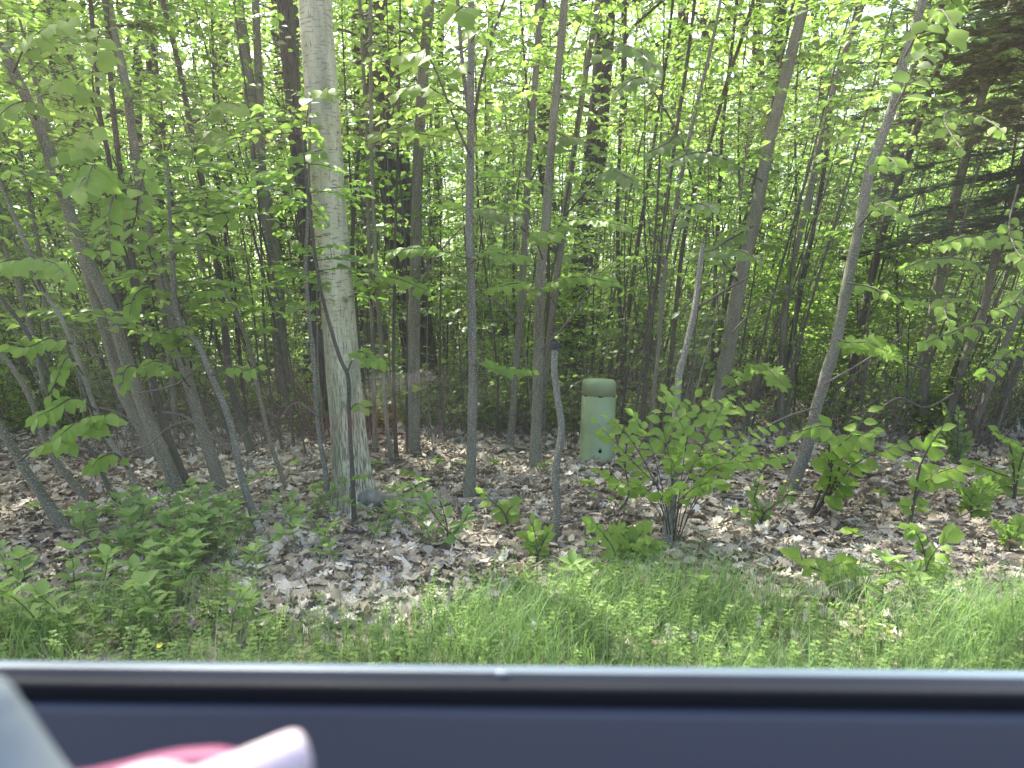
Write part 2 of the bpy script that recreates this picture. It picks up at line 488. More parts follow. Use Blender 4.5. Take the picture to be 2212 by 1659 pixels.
def wob(seed, amp=0.06):
    r = random.Random(seed); a, b, c, d = (r.uniform(0, 6.28) for _ in range(4))
    return lambda th, L: 1 + amp * (np.sin(2 * th + a + L * 1.3) * 0.5 + np.sin(3 * th + b - L * 2.1) * 0.4 + np.sin(L * 9 + c) * 0.35 + np.sin(L * 23 + d + th) * 0.2)

# ------------------------------------------------------------------ background tree kinds (shared meshes)
def kind_tall(seed, h, r0, crown_lo, crown_r, nb, nper, leaf, bark):
    rng = np.random.default_rng(seed)
    n = 14; z = np.linspace(-0.15, h, n)
    lean = rng.normal(0, 0.035, 2)
    path = np.stack([lean[0] * z + 0.12 * np.sin(z * 0.5 + seed), lean[1] * z + 0.12 * np.cos(z * 0.43 + seed), z], 1)
    path[:, :2] -= path[0, :2]
    rad = r0 * (1 - 0.8 * (np.clip(z, 0, h) / h) ** 1.1); rad[0] *= 1.35
    tb = MB(); tb.tube(resample(path, 40), np.interp(np.linspace(0, 1, 40), np.linspace(0, 1, n), rad), 12, 0, wob=wob(seed, 0.1))
    cb = MB(); fo = Fol(rng)
    for b in range(nb):
        u = (b + rng.uniform(0, 1)) / nb
        zz = crown_lo + (h - crown_lo) * u
        p0 = np.array([np.interp(zz, z, path[:, 0]), np.interp(zz, z, path[:, 1]), zz])
        a = rng.uniform(0, 6.283); L = crown_r * (1 - 0.55 * u ** 2) * rng.uniform(0.6, 1.1)
        rise = rng.uniform(0.1, 0.6) + 0.5 * u
        d = np.array([math.cos(a), math.sin(a), rise])
        t = np.linspace(0, 1, 6)[:, None]
        P = p0 + nrm(d) * L * t + np.array([0, 0, -0.18 * L]) * t ** 2 + rng.normal(0, 0.04 * L, (6, 3)) * t
        cb.tube(P, np.linspace(0.035 * r0 / 0.15, 0.006, 6), 4, 0, cap=False)
        m = max(3, int(nper * L / crown_r))
        for k in range(m):
            w = rng.uniform(0.15, 1.0); f = w * 5; i0 = min(int(f), 4)
            pt = P[i0] + (P[i0 + 1] - P[i0]) * (f - i0)
            aa = a + rng.choice([-1, 1]) * rng.uniform(0.3, 1.3)
            dd = np.array([math.cos(aa), math.sin(aa), rng.normal(0.05, 0.25)])
            fo.spray(cb, pt, dd, rng.uniform(0.45, 0.95), 9, leaf, 0.004, 0)
    fo.flush(cb, LF_FAR, 1, 0.4, 0.4)
    return tb.mesh('tree_trunk', bark), cb.mesh('tree_crown', [B_DARK, M_LEAF])

def kind_sap(seed, h, r0, lo, rr, nsp, nl, leaf, bark, lmat, tm, curve=0.25):
    rng = np.random.default_rng(seed)
    n = 9; z = np.linspace(-0.06, h, n)
    ph = rng.uniform(0, 6)
    path = np.stack([curve * (z / h) ** 2 * h * 0.3 + 0.05 * np.sin(z * 1.6 + ph), 0.05 * np.sin(z * 1.3 + ph * 2), z], 1); path[:, :2] -= path[0, :2]
    tb = MB(); m = 26
    tb.tube(resample(path, m), r0 * (1 - 0.78 * np.linspace(0, 1, m)), 7, 0, wob=wob(seed, 0.08))
    cb = MB(); fo = Fol(rng)
    for b in range(nsp):
        u = rng.uniform(0, 1) ** 0.85; zz = lo + (h - lo) * u
        p0 = np.array([np.interp(zz, z, path[:, k]) for k in range(2)] + [zz])
        a = rng.uniform(0, 6.283); L = rr * rng.uniform(0.45, 1.1) * (1 - 0.45 * u)
        d = np.array([math.cos(a), math.sin(a), rng.uniform(0.05, 0.55)])
        fo.spray(cb, p0, d, L, nl, leaf, 0.0035, 0, droop=0.2)
        if L > 0.45:
            for q in (0.4, 0.7):
                a2 = a + rng.choice([-1, 1]) * rng.uniform(0.5, 0.9)
                fo.spray(cb, p0 + nrm(d) * L * q, np.array([math.cos(a2), math.sin(a2), 0.08]), L * 0.5, max(4, nl // 2), leaf, 0.0025, 0)
    fo.flush(cb, tm, 1, 0.3, 0.3)
    return tb.mesh('sapling_trunk', bark), cb.mesh('sapling_crown', [B_DARK, lmat])

TALL = [kind_tall(11, 15, 0.17, 2.6, 3.2, 34, 20, 0.115, B_OAK), kind_tall(12, 13, 0.13, 2.2, 2.7, 30, 18, 0.11, B_DARK),
        kind_tall(13, 17, 0.2, 3.4, 3.6, 36, 20, 0.12, B_OAK), kind_tall(14, 11, 0.10, 1.8, 2.4, 28, 17, 0.105, B_SAP),
        kind_tall(15, 14, 0.12, 2.2, 2.8, 32, 19, 0.11, B_DARK)]
SAPK = [kind_sap(21, 6.0, 0.032, 1.3, 1.0, 60, 10, 0.085, B_SAP, M_LEAF, LF_MID), kind_sap(22, 5.0, 0.024, 1.0, 0.9, 36, 10, 0.08, B_DARK, M_LEAF, LF_MID),
        kind_sap(23, 7.0, 0.04, 1.6, 1.2, 66, 11, 0.085, B_SAP, M_LEAF, LF_MID), kind_sap(24, 4.2, 0.018, 0.8, 0.8, 30, 9, 0.08, B_DARK, M_LEAFN, LF_MID),
        kind_sap(25, 6.5, 0.028, 1.4, 0.9, 54, 10, 0.08, B_DARK, M_LEAF, LF_MID)]
LOWK = [kind_sap(31, 1.9, 0.013, 0.3, 0.95, 34, 11, 0.085, B_DARK, M_LEAF, LF_MID), kind_sap(32, 2.5, 0.016, 0.4, 1.1, 42, 11, 0.085, B_DARK, M_LEAFN, LF_MID),
        kind_sap(33, 1.4, 0.011, 0.2, 0.8, 26, 10, 0.08, B_DARK, M_LEAF, LF_MID)]

def place(kind, name, x, y, label, cat, group, rng, sc=1.0, tilt=(0, 0)):
    r = thing(name, (x, y, float(H(x, y))), label, cat, group, (tilt[0], tilt[1], rng.uniform(0, 6.283)), sc)
    r.rotation_mode = 'ZYX'      # turned about its own axis first, then leaned
    put('trunk', kind[0], r); put('crown', kind[1], r)
    return r

rng = np.random.default_rng(5)
def spots(n, y0, y1, dmin, halfw, rng, power=1.0):
    out = []; tries = 0
    while len(out) < n and tries < 40000:
        tries += 1
        y = y0 + (y1 - y0) * rng.uniform(0, 1) ** power
        x = rng.uniform(-1, 1) * (halfw(y))
        if all((x - a) ** 2 + (y - b) ** 2 > dmin ** 2 for a, b in out): out.append((x, y))
    return out
for x, y in spots(125, 13.0, 50, 1.9, lambda y: 0.78 * y + 5, rng):
    place(TALL[rng.integers(5)], 'forest_tree', x, y, 'tall leafy tree standing deep in the woods behind the saplings', 'tree', 'tall trees deep in the woods', rng, rng.uniform(0.9, 1.3), tuple(rng.normal(0, 0.03, 2)))
def hides_trunk(x, y, far=11.2):
    q = 1106 + FPX * x / y
    return y < far and (800 < q < 935 or 560 < q < 720)
for x, y in spots(215, 7.8, 30, 0.7, lambda y: 0.72 * y + 1.5, rng):
    if hides_trunk(x, y): continue
    place(SAPK[rng.integers(5)], 'young_tree', x, y, 'slender young tree with thin leafy trunk in the thicket', 'young tree', 'slender young trees of the thicket', rng, rng.uniform(0.8, 1.2), (rng.normal(0.05, 0.05), float(np.clip(0.03 * x, -.2, .2)) + rng.normal(0, 0.05)))
for x, y in spots(285, 8.4, 42, 0.72, lambda y: 0.72 * y + 1.0, rng, 1.25):
    place(LOWK[rng.integers(3)], 'understory_sapling', x, y, 'low sapling with flat layered sprays of leaves on the forest floor', 'sapling', 'low saplings under the trees', rng, rng.uniform(0.75, 1.3) * (1 + max(0, y - 15) * 0.02))
# trees outside the frame to the left and behind, that shade the verge
for x, y, s in ((-7.5, 9.5, 1.0), (-9.5, 6.5, 0.9), (8.5, 8.2, 0.9), (-6.0, 13, 1.0)):
    place(TALL[rng.integers(5)], 'forest_tree', x, y, 'tall leafy tree standing deep in the woods behind the saplings', 'tree', 'tall trees deep in the woods', rng, s)

# far wood beyond: one mass
def far_wood():
    rng = np.random.default_rng(77); mb = MB()
    n = 130000
    ang = rng.uniform(-0.82, 0.82, n); dist = rng.uniform(48, 75, n)
    clump = 0.5 + 0.5 * np.sin(ang * 31) * np.sin(dist * 0.5 + ang * 9)
    z = rng.uniform(0, 1, n) ** 1.1 * (17 + 6 * clump)
    P = np.stack([np.sin(ang) * dist, np.cos(ang) * dist, z], 1)
    d = rng.normal(0, 1, (n, 3)); d[:, 2] *= 0.3
    X, Y, Z = frames(d, np.array([0, 0, 1.0]) + rng.normal(0, 0.5, (n, 3)), rng)
    L = rng.uniform(0.2, 0.42, n)[:, None]
    mb.scatter(LF_FAR[0], LF_FAR[1], P, X * L, Y * L, Z * L, 1, rng.uniform(0.2, 0.95, n))
    for k in range(150):
        a = rng.uniform(-0.8, 0.8); D = rng.uniform(48, 72); x, y = math.sin(a) * D, math.cos(a) * D
        mb.tube([(x, y, -0.3), (x + rng.normal(0, .3), y, 8), (x + rng.normal(0, .6), y, 18)], [0.22, 0.17, 0.06], 6, 0)
    return mb.mesh('far_woodland', [B_DARK, M_LEAF])
tag(put('far_woodland', far_wood()), 'far woodland seen as one bright green mass behind the trees', kind='stuff')

# low growth on the far forest floor: one mass
def undergrowth():
    rng = np.random.default_rng(78); mb = MB()
    n = 13000
    y = 8.5 + 30 * rng.uniform(0, 1, n) ** 1.2; x = rng.uniform(-1, 1, n) * (0.72 * y + 1)
    keep = (np.sin(x * 1.1 + 2) + np.sin(y * 0.9 + x * 0.4) + rng.normal(0, 0.5, n)) > -0.2
    x, y = x[keep], y[keep]; n = len(x); k = 12
    h = rng.uniform(0.1, 0.55, n) * (1 + 1.1 * (y > 9.5) * rng.uniform(0, 1, n))
    a = rng.uniform(0, 6.283, (n, k)); rr = rng.uniform(0.03, 0.28, (n, k))
    P = np.stack([x[:, None] + rr * np.cos(a), y[:, None] + rr * np.sin(a), H(x, y)[:, None] + h[:, None] * rng.uniform(0.35, 1, (n, k))], -1).reshape(-1, 3)
    d = np.stack([np.cos(a), np.sin(a), rng.normal(0, 0.2, (n, k))], -1).reshape(-1, 3)
    X, Y, Z = frames(d, np.array([0, 0, 1.0]) + rng.normal(0, 0.3, (n * k, 3)), rng)
    L = rng.uniform(0.06, 0.13, n * k)[:, None]
    mb.scatter(LF_MID[0], LF_MID[1], P, X * L, Y * L, Z * L, 1, rng.uniform(0.1, 0.9, n * k))
    for i in range(0, n, 2):
        z0 = float(H(x[i], y[i]))
        mb.tube([(x[i], y[i], z0 - .02), (x[i] + .02, y[i], z0 + h[i])], [0.004, 0.002], 3, 0, cap=False)
    return mb.mesh('undergrowth', [B_DARK, M_LEAF])
tag(put('undergrowth', undergrowth()), 'low green undergrowth covering the forest floor behind the saplings', kind='stuff')

# ------------------------------------------------------------------ leaves built one by one (shared meshes)
def unit_mesh(name, tmpl, mat):
    mb = MB(); mb.add(tmpl[0], tmpl[1], 0, tmpl[0][:, :2], 0.5); return mb.mesh(name, mat)
L_BEECH = [unit_mesh('leaf', t, M_LEAFN) for t in (LF_NEAR, LF_NEAR2, LF_NEAR3)]
L_SHADE = [unit_mesh('leaf', t, M_LEAF) for t in (LF_NEAR, LF_NEAR2, LF_NEAR3)]
L_MAPLE = [unit_mesh('leaf', LF_MAPLE, M_LEAFN)]
L_LANCE = [unit_mesh('leaf', LF_LANCE, M_WEED), unit_mesh('leaf', LF_NEAR3, M_WEED)]
from mathutils import Matrix
N_LEAF = 0
def one_leaf(meshes, parent, p, d, n, size, rng):
    global N_LEAF
    X, Y, Z = frames(np.array([d]), np.array([n]), rng, 0.25)
    o = bpy.data.objects.new('leaf', meshes[int(rng.integers(len(meshes)))])
    COL.objects.link(o); o.parent = parent
    m = Matrix([list(X[0]) + [0], list(Y[0]) + [0], list(Z[0]) + [0], [0, 0, 0, 1]]).transposed()
    m = m @ Matrix.Diagonal((size * rng.uniform(.85, 1.1), size, size, 1))
    m.translation = Vector(p)
    o.matrix_basis = m
    N_LEAF += 1
    return o

def leafy_branch(root, base, pts, r, n, size, rng, meshes=L_BEECH, start=0.25, face=0.55, bark=None, droop=0.1, name='branch', spread=1.0, pairs=False):
    """a branch (part) whose leaves are sub-parts; pts in world space, base = the thing's origin"""
    base = np.asarray(base, float)
    P = resample(np.array(pts) - base, 12)
    mb = MB(); mb.tube(P, np.linspace(r, max(r * 0.3, 0.0012), 12), 5, 0, wob=wob(int(rng.integers(999)), 0.08))
    br = put(name, mb.mesh('branch', bark or B_DARK), root)
    for k, u in enumerate(np.linspace(start, 1, n)):
        f = u * 11; i0 = min(int(f), 10)
        pt = P[i0] + (P[i0 + 1] - P[i0]) * (f - i0)
        T = nrm(P[i0 + 1] - P[i0])
        side = nrm(np.cross(T, (0, -0.35, 1.0)))
        for sgn in ((1, -1) if pairs and k < n - 1 else ((1 if k % 2 else -1),)):
            a = sgn * (0.95 - 0.35 * u) * spread + rng.normal(0, 0.22)
            if k == n - 1: a = rng.normal(0, 0.15)
            d = T * math.cos(a) + side * math.sin(a) + np.array([0, -0.1, -droop + rng.normal(0, 0.12)])
            nn = np.array([rng.normal(0, 0.3), -face + rng.normal(0, 0.25), 0.8 + rng.normal(0, 0.15)])
            dn = nrm(d)
            s = size * rng.uniform(0.75, 1.15) * (1.0 if u < 0.9 else 0.8)
            one_leaf(meshes, br, pt + dn * s * 0.14, dn, nn, s, rng)
    return br

# ------------------------------------------------------------------ the stems that can be told apart, traced from base to top
# name, kind of thing, label, bark, depth lean, base-first points, widths, sprays of leaves, leaf length, lowest leaf height
ST = []
def stem(key, name, label, bark, pts, w0, w1, fol, leaf=0.08, lo=1.2, base=None, ext=2.2, cat='young tree', lean=0.05, reach=0.8, lmat=None, group=None, Y=None):
    ST.append(dict(key=key, name=name, label=label, bark=bark, pts=pts, w0=w0, w1=w1, fol=fol, leaf=leaf, lo=lo, ext=ext, cat=cat, lean=lean, reach=reach, lmat=lmat or M_LEAF, group=group, Y=Y))

stem('maple', 'maple_tree', 'thick pale grey maple trunk with finely cracked bark, a grey stone at its foot', B_MAPLE,
     [(764, 1098), (757, 1000), (749, 900), (741, 811), (729, 650), (716, 500), (704, 330), (692, 160), (680, 0)], 80, 66, 0, ext=5.0, cat='tree', lean=0.0)
stem('oak', 'oak_tree', 'large dark tree with deeply furrowed shaggy bark, widest trunk behind the row of saplings', B_OAK,
     [(914, 884), (905, 760), (884, 600), (866, 470), (848, 340), (829, 190), (812, 0)], 78, 62, 26, 0.1, 3.2, ext=5, cat='tree', lean=0, reach=2.2)
stem('shag', 'rough_tree', 'dark rough trunk close behind the left edge of the thick pale maple', B_OAK,
     [(722, 935), (706, 800), (682, 640), (664, 500), (646, 330), (630, 170), (615, 0)], 44, 36, 18, 0.1, 3.0, ext=4, cat='tree', lean=0, reach=2.0)
stem('fork', 'forked_tree', 'smooth brown-grey tree that forks in two above eye level, left of the thick pale maple', B_SAP,
     [(625, 903), (610, 800), (602, 700), (595, 580), (577, 464), (556, 330), (535, 161), (513, 0)], 38, 28, 20, 0.09, 2.4, ext=4, cat='tree', lean=0, reach=1.6)
stem('far1', 'dark_tree', 'dark upright trunk far behind the leaning stems at the left end', B_OAK,
     [(338, 850), (322, 650), (311, 480), (297, 330), (296, 150), (303, 0)], 26, 20, 22, 0.1, 2.5, ext=4, cat='tree', lean=0, reach=2)
stem('a1', 'leaning_sapling', 'thin dark stem leaning out past the left edge, rooted beside the weed patch', B_SAP,
     [(146, 1152), (113, 1105), (80, 1053), (43, 996), (0, 920), (-60, 830), (-130, 700), (-190, 560)], 25, 18, 10, 0.08, 1.0)
stem('a2', 'leaning_sapling', 'leaning thin stem crossed by the big-leaved branch at the left end', B_SAP,
     [(190, 1086), (133, 1013), (103, 963), (67, 863), (33, 803), (0, 763), (-60, 690), (-130, 560)], 18, 12, 10, 0.08, 0.9)
stem('a3', 'leaning_sapling', 'long smooth trunk leaning left, the thickest of the leaning fan of stems', B_SAP,
     [(385, 1062), (333, 936), (297, 846), (267, 760), (240, 670), (198, 580), (161, 489), (122, 381), (78, 259), (30, 156), (0, 90), (-40, 0)], 31, 24, 22, 0.085, 1.6)
stem('a4', 'leaning_sapling', 'smooth stem running close behind the thickest leaning trunk and ending at its bend', B_SAP,
     [(340, 1013), (310, 936), (267, 853), (233, 736), (207, 653), (183, 570), (150, 470)], 28, 20, 12, 0.08, 1.3, ext=1.6)
stem('a5', 'leaning_sapling', 'thin stem leaning slightly left, rooted together with the thickest leaning trunk', B_DARK,
     [(405, 1055), (373, 970), (347, 886), (328, 810), (312, 713), (292, 600), (275, 480), (255, 330), (240, 180), (228, 0)], 19, 12, 16, 0.08, 1.5)
stem('a6', 'leaning_sapling', 'long mottled stem with a dark knot halfway up, right of the leaning fan', B_SAP,
     [(480, 1062), (443, 946), (410, 836), (387, 753), (367, 663), (337, 553), (313, 464), (293, 342), (274, 196), (244, 64), (222, -30)], 29, 20, 20, 0.085, 1.6)
stem('a7', 'crooked_sapling', 'crooked grey stem that kinks across the mottled stem with the knot', B_GREY,
     [(556, 1142), (522, 1030), (495, 905), (457, 812), (427, 743), (399, 715), (383, 680), (377, 640), (372, 560)], 17, 12, 8, 0.08, 1.0, ext=0.6)
stem('a8', 'slim_tree', 'slim straight dark stem leaning left up to the top, left of the forked tree', B_DARK,
     [(545, 985), (507, 863), (493, 786), (480, 653), (465, 540), (442, 420), (412, 275), (384, 130), (352, 0)], 18, 13, 18, 0.08, 1.8)
stem('a9', 'slim_sapling', 'bent slim stem curving over to the left in front of the forked tree', B_SAP,
     [(622, 1066), (585, 960), (560, 850), (535, 740), (509, 675), (479, 621), (440, 590), (425, 510)], 11, 7, 8, 0.075, 1.0, ext=0.5)
stem('a10', 'slim_sapling', 'thin wavy stem rooted just left of the thick pale maple', B_GREY,
     [(712, 1104), (703, 1020), (687, 920), (680, 800), (667, 680), (660, 570), (664, 480)], 14, 8, 6, 0.075, 1.1, ext=0.8)
stem('a11', 'slim_sapling', 'thin dark stem bowing across the front of the thick pale maple', B_DARK,
     [(766, 1142), (760, 1010), (754, 890), (752, 815), (735, 775), (709, 690), (688, 600), (670, 464)], 12, 8, 5, 0.075, 1.0, ext=0.5)
stem('a12', 'leaning_sapling', 'thin grey stem leaning far left with large leaves along its lower half', B_SAP,
     [(322, 1150), (300, 1086), (277, 1013), (233, 946), (207, 886), (181, 811), (156, 743), (128, 680), (98, 630), (64, 548), (29, 464), (0, 391), (-40, 300)], 14, 9, 14, 0.085, 1.1)
stem('a13', 'leaning_sapling', 'thin stem leaning left between two of the leaning trunks near the weed patch', B_DARK,
     [(270, 1112), (233, 1053), (207, 986), (163, 930), (110, 820), (60, 720), (0, 640), (-60, 560)], 11, 8, 10, 0.08, 0.9)
stem('a14', 'slim_sapling', 'thin dark sapling with large dangling leaves, left of the mottled knotted stem', B_DARK,
     [(365, 1045), (345, 900), (320, 760), (284, 600), (259, 513), (246, 440), (235, 342), (215, 245), (208, 147), (195, 0)], 12, 10, 16, 0.09, 1.4)
stem('a15', 'slim_tree', 'slim far stem with a bend near the top, behind the mottled knotted stem', B_DARK,
     [(388, 880), (376, 600), (376, 465), (362, 367), (352, 269), (337, 137), (312, 20)], 10, 8, 16, 0.08, 2.0)
stem('a16', 'slim_tree', 'slim dark tree forking in the leaves behind the thickest leaning trunk', B_DARK,
     [(262, 900), (255, 740), (250, 600), (240, 450), (200, 342), (171, 293), (142, 220), (112, 147), (103, 0)], 16, 9, 16, 0.08, 1.8)
stem('a17', 'thin_sapling', 'very thin wavy stem between the slim straight stem and the forked tree', B_DARK,
     [(530, 900), (510, 700), (494, 587), (479, 440), (457, 342), (462, 245), (458, 49)], 9, 6, 12, 0.08, 1.6)
stem('b1', 'slim_sapling', 'nearest of the thin straight stems just right of the thick pale maple', B_SAP,
     [(810, 972), (808, 860), (806, 753), (800, 600), (795, 440), (792, 290), (780, 60)], 12, 8, 10, 0.08, 1.6)
stem('b2', 'slim_sapling', 'thin straight stem, second to the right of the thick pale maple', B_SAP,
     [(849, 1002), (836, 920), (826, 780), (816, 640), (808, 470), (802, 300), (800, 0)], 12, 8, 10, 0.08, 1.6)
stem('b3', 'slim_sapling', 'thin stem standing in front of the dark furrowed tree', B_DARK,
     [(856, 995), (852, 880), (850, 760), (852, 640), (853, 520), (858, 380), (862, 200)], 10, 6, 8, 0.08, 1.6)
stem('b4', 'slim_sapling', 'thin stem leaning right from behind the pale maple towards the dark furrowed tree', B_DARK,
     [(757, 900), (758, 640), (762, 500), (772, 350), (788, 220), (800, 60)], 12, 8, 8, 0.08, 2.0)
stem('b5', 'slim_tree', 'straight brown trunk with flared foot in front of the dark furrowed tree', B_SAP,
     [(890, 980), (893, 900), (893, 811), (896, 640), (901, 440), (906, 293), (915, 140), (928, 0)], 34, 24, 16, 0.085, 2.0, lean=0.02)
stem('b6', 'grey_sapling', 'straight pale grey sapling flecked with white, alone in the centre gap', B_GREY,
     [(1014, 1086), (1018, 1000), (1021, 880), (1022, 811), (1019, 700), (1017, 600), (1013, 489), (1016, 342), (1017, 171), (1018, 30), (1016, -60)], 25, 16, 14, 0.09, 1.9)
stem('b7', 'slim_tree', 'slender brown stem curved at its foot, left of the two straight stems', B_SAP,
     [(1100, 967), (1108, 890), (1113, 811), (1123, 685), (1133, 538), (1140, 391), (1150, 244), (1160, 122), (1166, 0)], 19, 14, 16, 0.085, 1.8)
stem('b8', 'slim_tree', 'straight brown stem rooted just left of the black-topped stub, thicker of that pair', B_SAP,
     [(1156, 1016), (1158, 930), (1162, 811), (1167, 611), (1179, 489), (1189, 342), (1204, 171), (1219, 0)], 27, 19, 18, 0.085, 1.9)
stem('b9', 'slim_tree', 'straight stem leaning slightly right behind the thicker stem by the stub', B_SAP,
     [(1172, 942), (1174, 850), (1187, 733), (1202, 611), (1221, 465), (1241, 318), (1267, 147), (1292, 0)], 18, 14, 16, 0.085, 1.8)
stem('stub', 'cut_sapling', 'short crooked grey stub cut off flat with a black top', B_GREY,
     [(1191, 1188), (1203, 1100), (1200, 1020), (1213, 930), (1203, 850), (1198, 800), (1199, 752)], 21, 17, 0, ext=0, cat='stub', lean=0)
stem('snag', 'broken_sapling', 'grey broken-topped stem with one bare side branch rising out of the bright shrub', B_GREY,
     [(1437, 1192), (1448, 1100), (1455, 1000), (1460, 900), (1467, 811), (1480, 758), (1500, 670), (1510, 590), (1519, 527)], 26, 11, 0, ext=0, cat='dead stem', lean=-0.25)
stem('c1', 'slim_tree', 'thin straight dark stem leaning right, first beyond the broken grey stem', B_DARK,
     [(1425, 930), (1445, 811), (1474, 538), (1499, 416), (1538, 293), (1572, 171), (1621, 24)], 11, 9, 14, 0.085, 1.8)
stem('c2', 'slim_tree', 'very thin dark stem crossing behind the broken grey stem', B_DARK,
     [(1535, 905), (1538, 811), (1543, 636), (1553, 440), (1562, 269), (1592, 0)], 9, 8, 12, 0.085, 1.8)
stem('c3', 'leaning_tree', 'thick mottled trunk leaning right behind the bright shrub', B_SAP,
     [(1540, 950), (1552, 853), (1567, 790), (1577, 733), (1597, 611), (1626, 489), (1646, 391), (1665, 293), (1690, 196), (1714, 98), (1738, 0)], 36, 27, 20, 0.085, 2.0)
stem('c4', 'slim_tree', 'thin dark stem touching the left side of the thick trunk behind the shrub', B_DARK,
     [(1528, 900), (1550, 760), (1572, 636), (1606, 489), (1641, 342), (1675, 196), (1714, 0)], 10, 8, 12, 0.08, 1.8)
stem('c5', 'slim_tree', 'slender brown stem leaning right, midway between the two thick leaning trunks', B_SAP,
     [(1684, 935), (1690, 782), (1694, 685), (1714, 562), (1738, 465), (1763, 342), (1787, 245), (1822, 122), (1866, 0)], 17, 13, 16, 0.085, 1.8)
stem('c6', 'leaning_tree', 'grey speckled trunk curving up and right from a swept foot beside yellow flowers', B_GREY,
     [(1706, 1062), (1722, 1020), (1742, 970), (1762, 886), (1787, 800), (1807, 733), (1831, 611), (1856, 489), (1880, 367), (1924, 245), (1954, 122), (1993, 0)], 29, 22, 20, 0.09, 1.8)
stem('c7', 'slim_tree', 'dark slanting stem leaning right behind the grey speckled trunk', B_DARK,
     [(1828, 905), (1845, 770), (1880, 611), (1910, 489), (1934, 416), (1968, 318), (2012, 186), (2056, 83), (2090, 0)], 20, 13, 16, 0.085, 1.8)
stem('c8', 'slim_tree', 'smooth trunk leaning right, first left of the clump at the right end', B_SAP,
     [(1995, 932), (1998, 811), (2007, 733), (2027, 611), (2051, 489), (2076, 381), (2105, 269), (2144, 132), (2188, 0)], 24, 19, 18, 0.085, 1.9)
stem('c9', 'clump_stem', 'leftmost leaning stem of the clump rising over the twig tangle at the right end', B_SAP,
     [(2035, 940), (2068, 836), (2092, 753), (2125, 670), (2142, 586), (2175, 480), (2212, 350), (2250, 200)], 22, 16, 14, 0.085, 1.6)
stem('c10', 'clump_stem', 'middle leaning stem of the clump rising over the twig tangle at the right end', B_SAP,
     [(2092, 955), (2125, 870), (2158, 770), (2185, 713), (2235, 600), (2300, 450)], 15, 11, 12, 0.085, 1.4)
stem('c11', 'clump_stem', 'rightmost leaning stem of the clump rising over the twig tangle at the right end', B_DARK,
     [(2146, 940), (2175, 836), (2212, 753), (2270, 640), (2330, 480)], 13, 10, 12, 0.085, 1.3)
stem('c12', 'short_snag', 'short leaning bare stick with broken top, in front of the clump at the right end', B_GREY,
     [(1968, 1102), (1998, 1026), (2012, 985), (2018, 940)], 12, 7, 0, ext=0, cat='dead stem')
stem('c13', 'slim_tree', 'thin twin-stemmed sapling meeting low down between the thick leaning trunks', B_DARK,
     [(1672, 930), (1685, 830), (1705, 760), (1718, 690), (1735, 600), (1760, 480), (1778, 380), (1800, 200), (1850, 20)], 14, 9, 14, 0.085, 1.8)
stem('c14', 'slim_sapling', 'thin dark stem just right of the green pedestal', B_DARK,
     [(1385, 950), (1392, 850), (1402, 740), (1420, 600), (1440, 440), (1462, 280), (1490, 90)], 11, 8, 12, 0.085, 1.7)
stem('c15', 'slim_sapling', 'second thin dark stem to the right of the green pedestal', B_SAP,
     [(1402, 965), (1412, 850), (1425, 720), (1440, 560), (1468, 400), (1500, 250), (1545, 60)], 11, 8, 12, 0.085, 1.7)
stem('c16', 'slim_sapling', 'thin stem rising directly behind the green pedestal', B_DARK,
     [(1330, 900), (1345, 780), (1362, 640), (1385, 480), (1410, 320), (1440, 120)], 11, 8, 12, 0.085, 1.7)

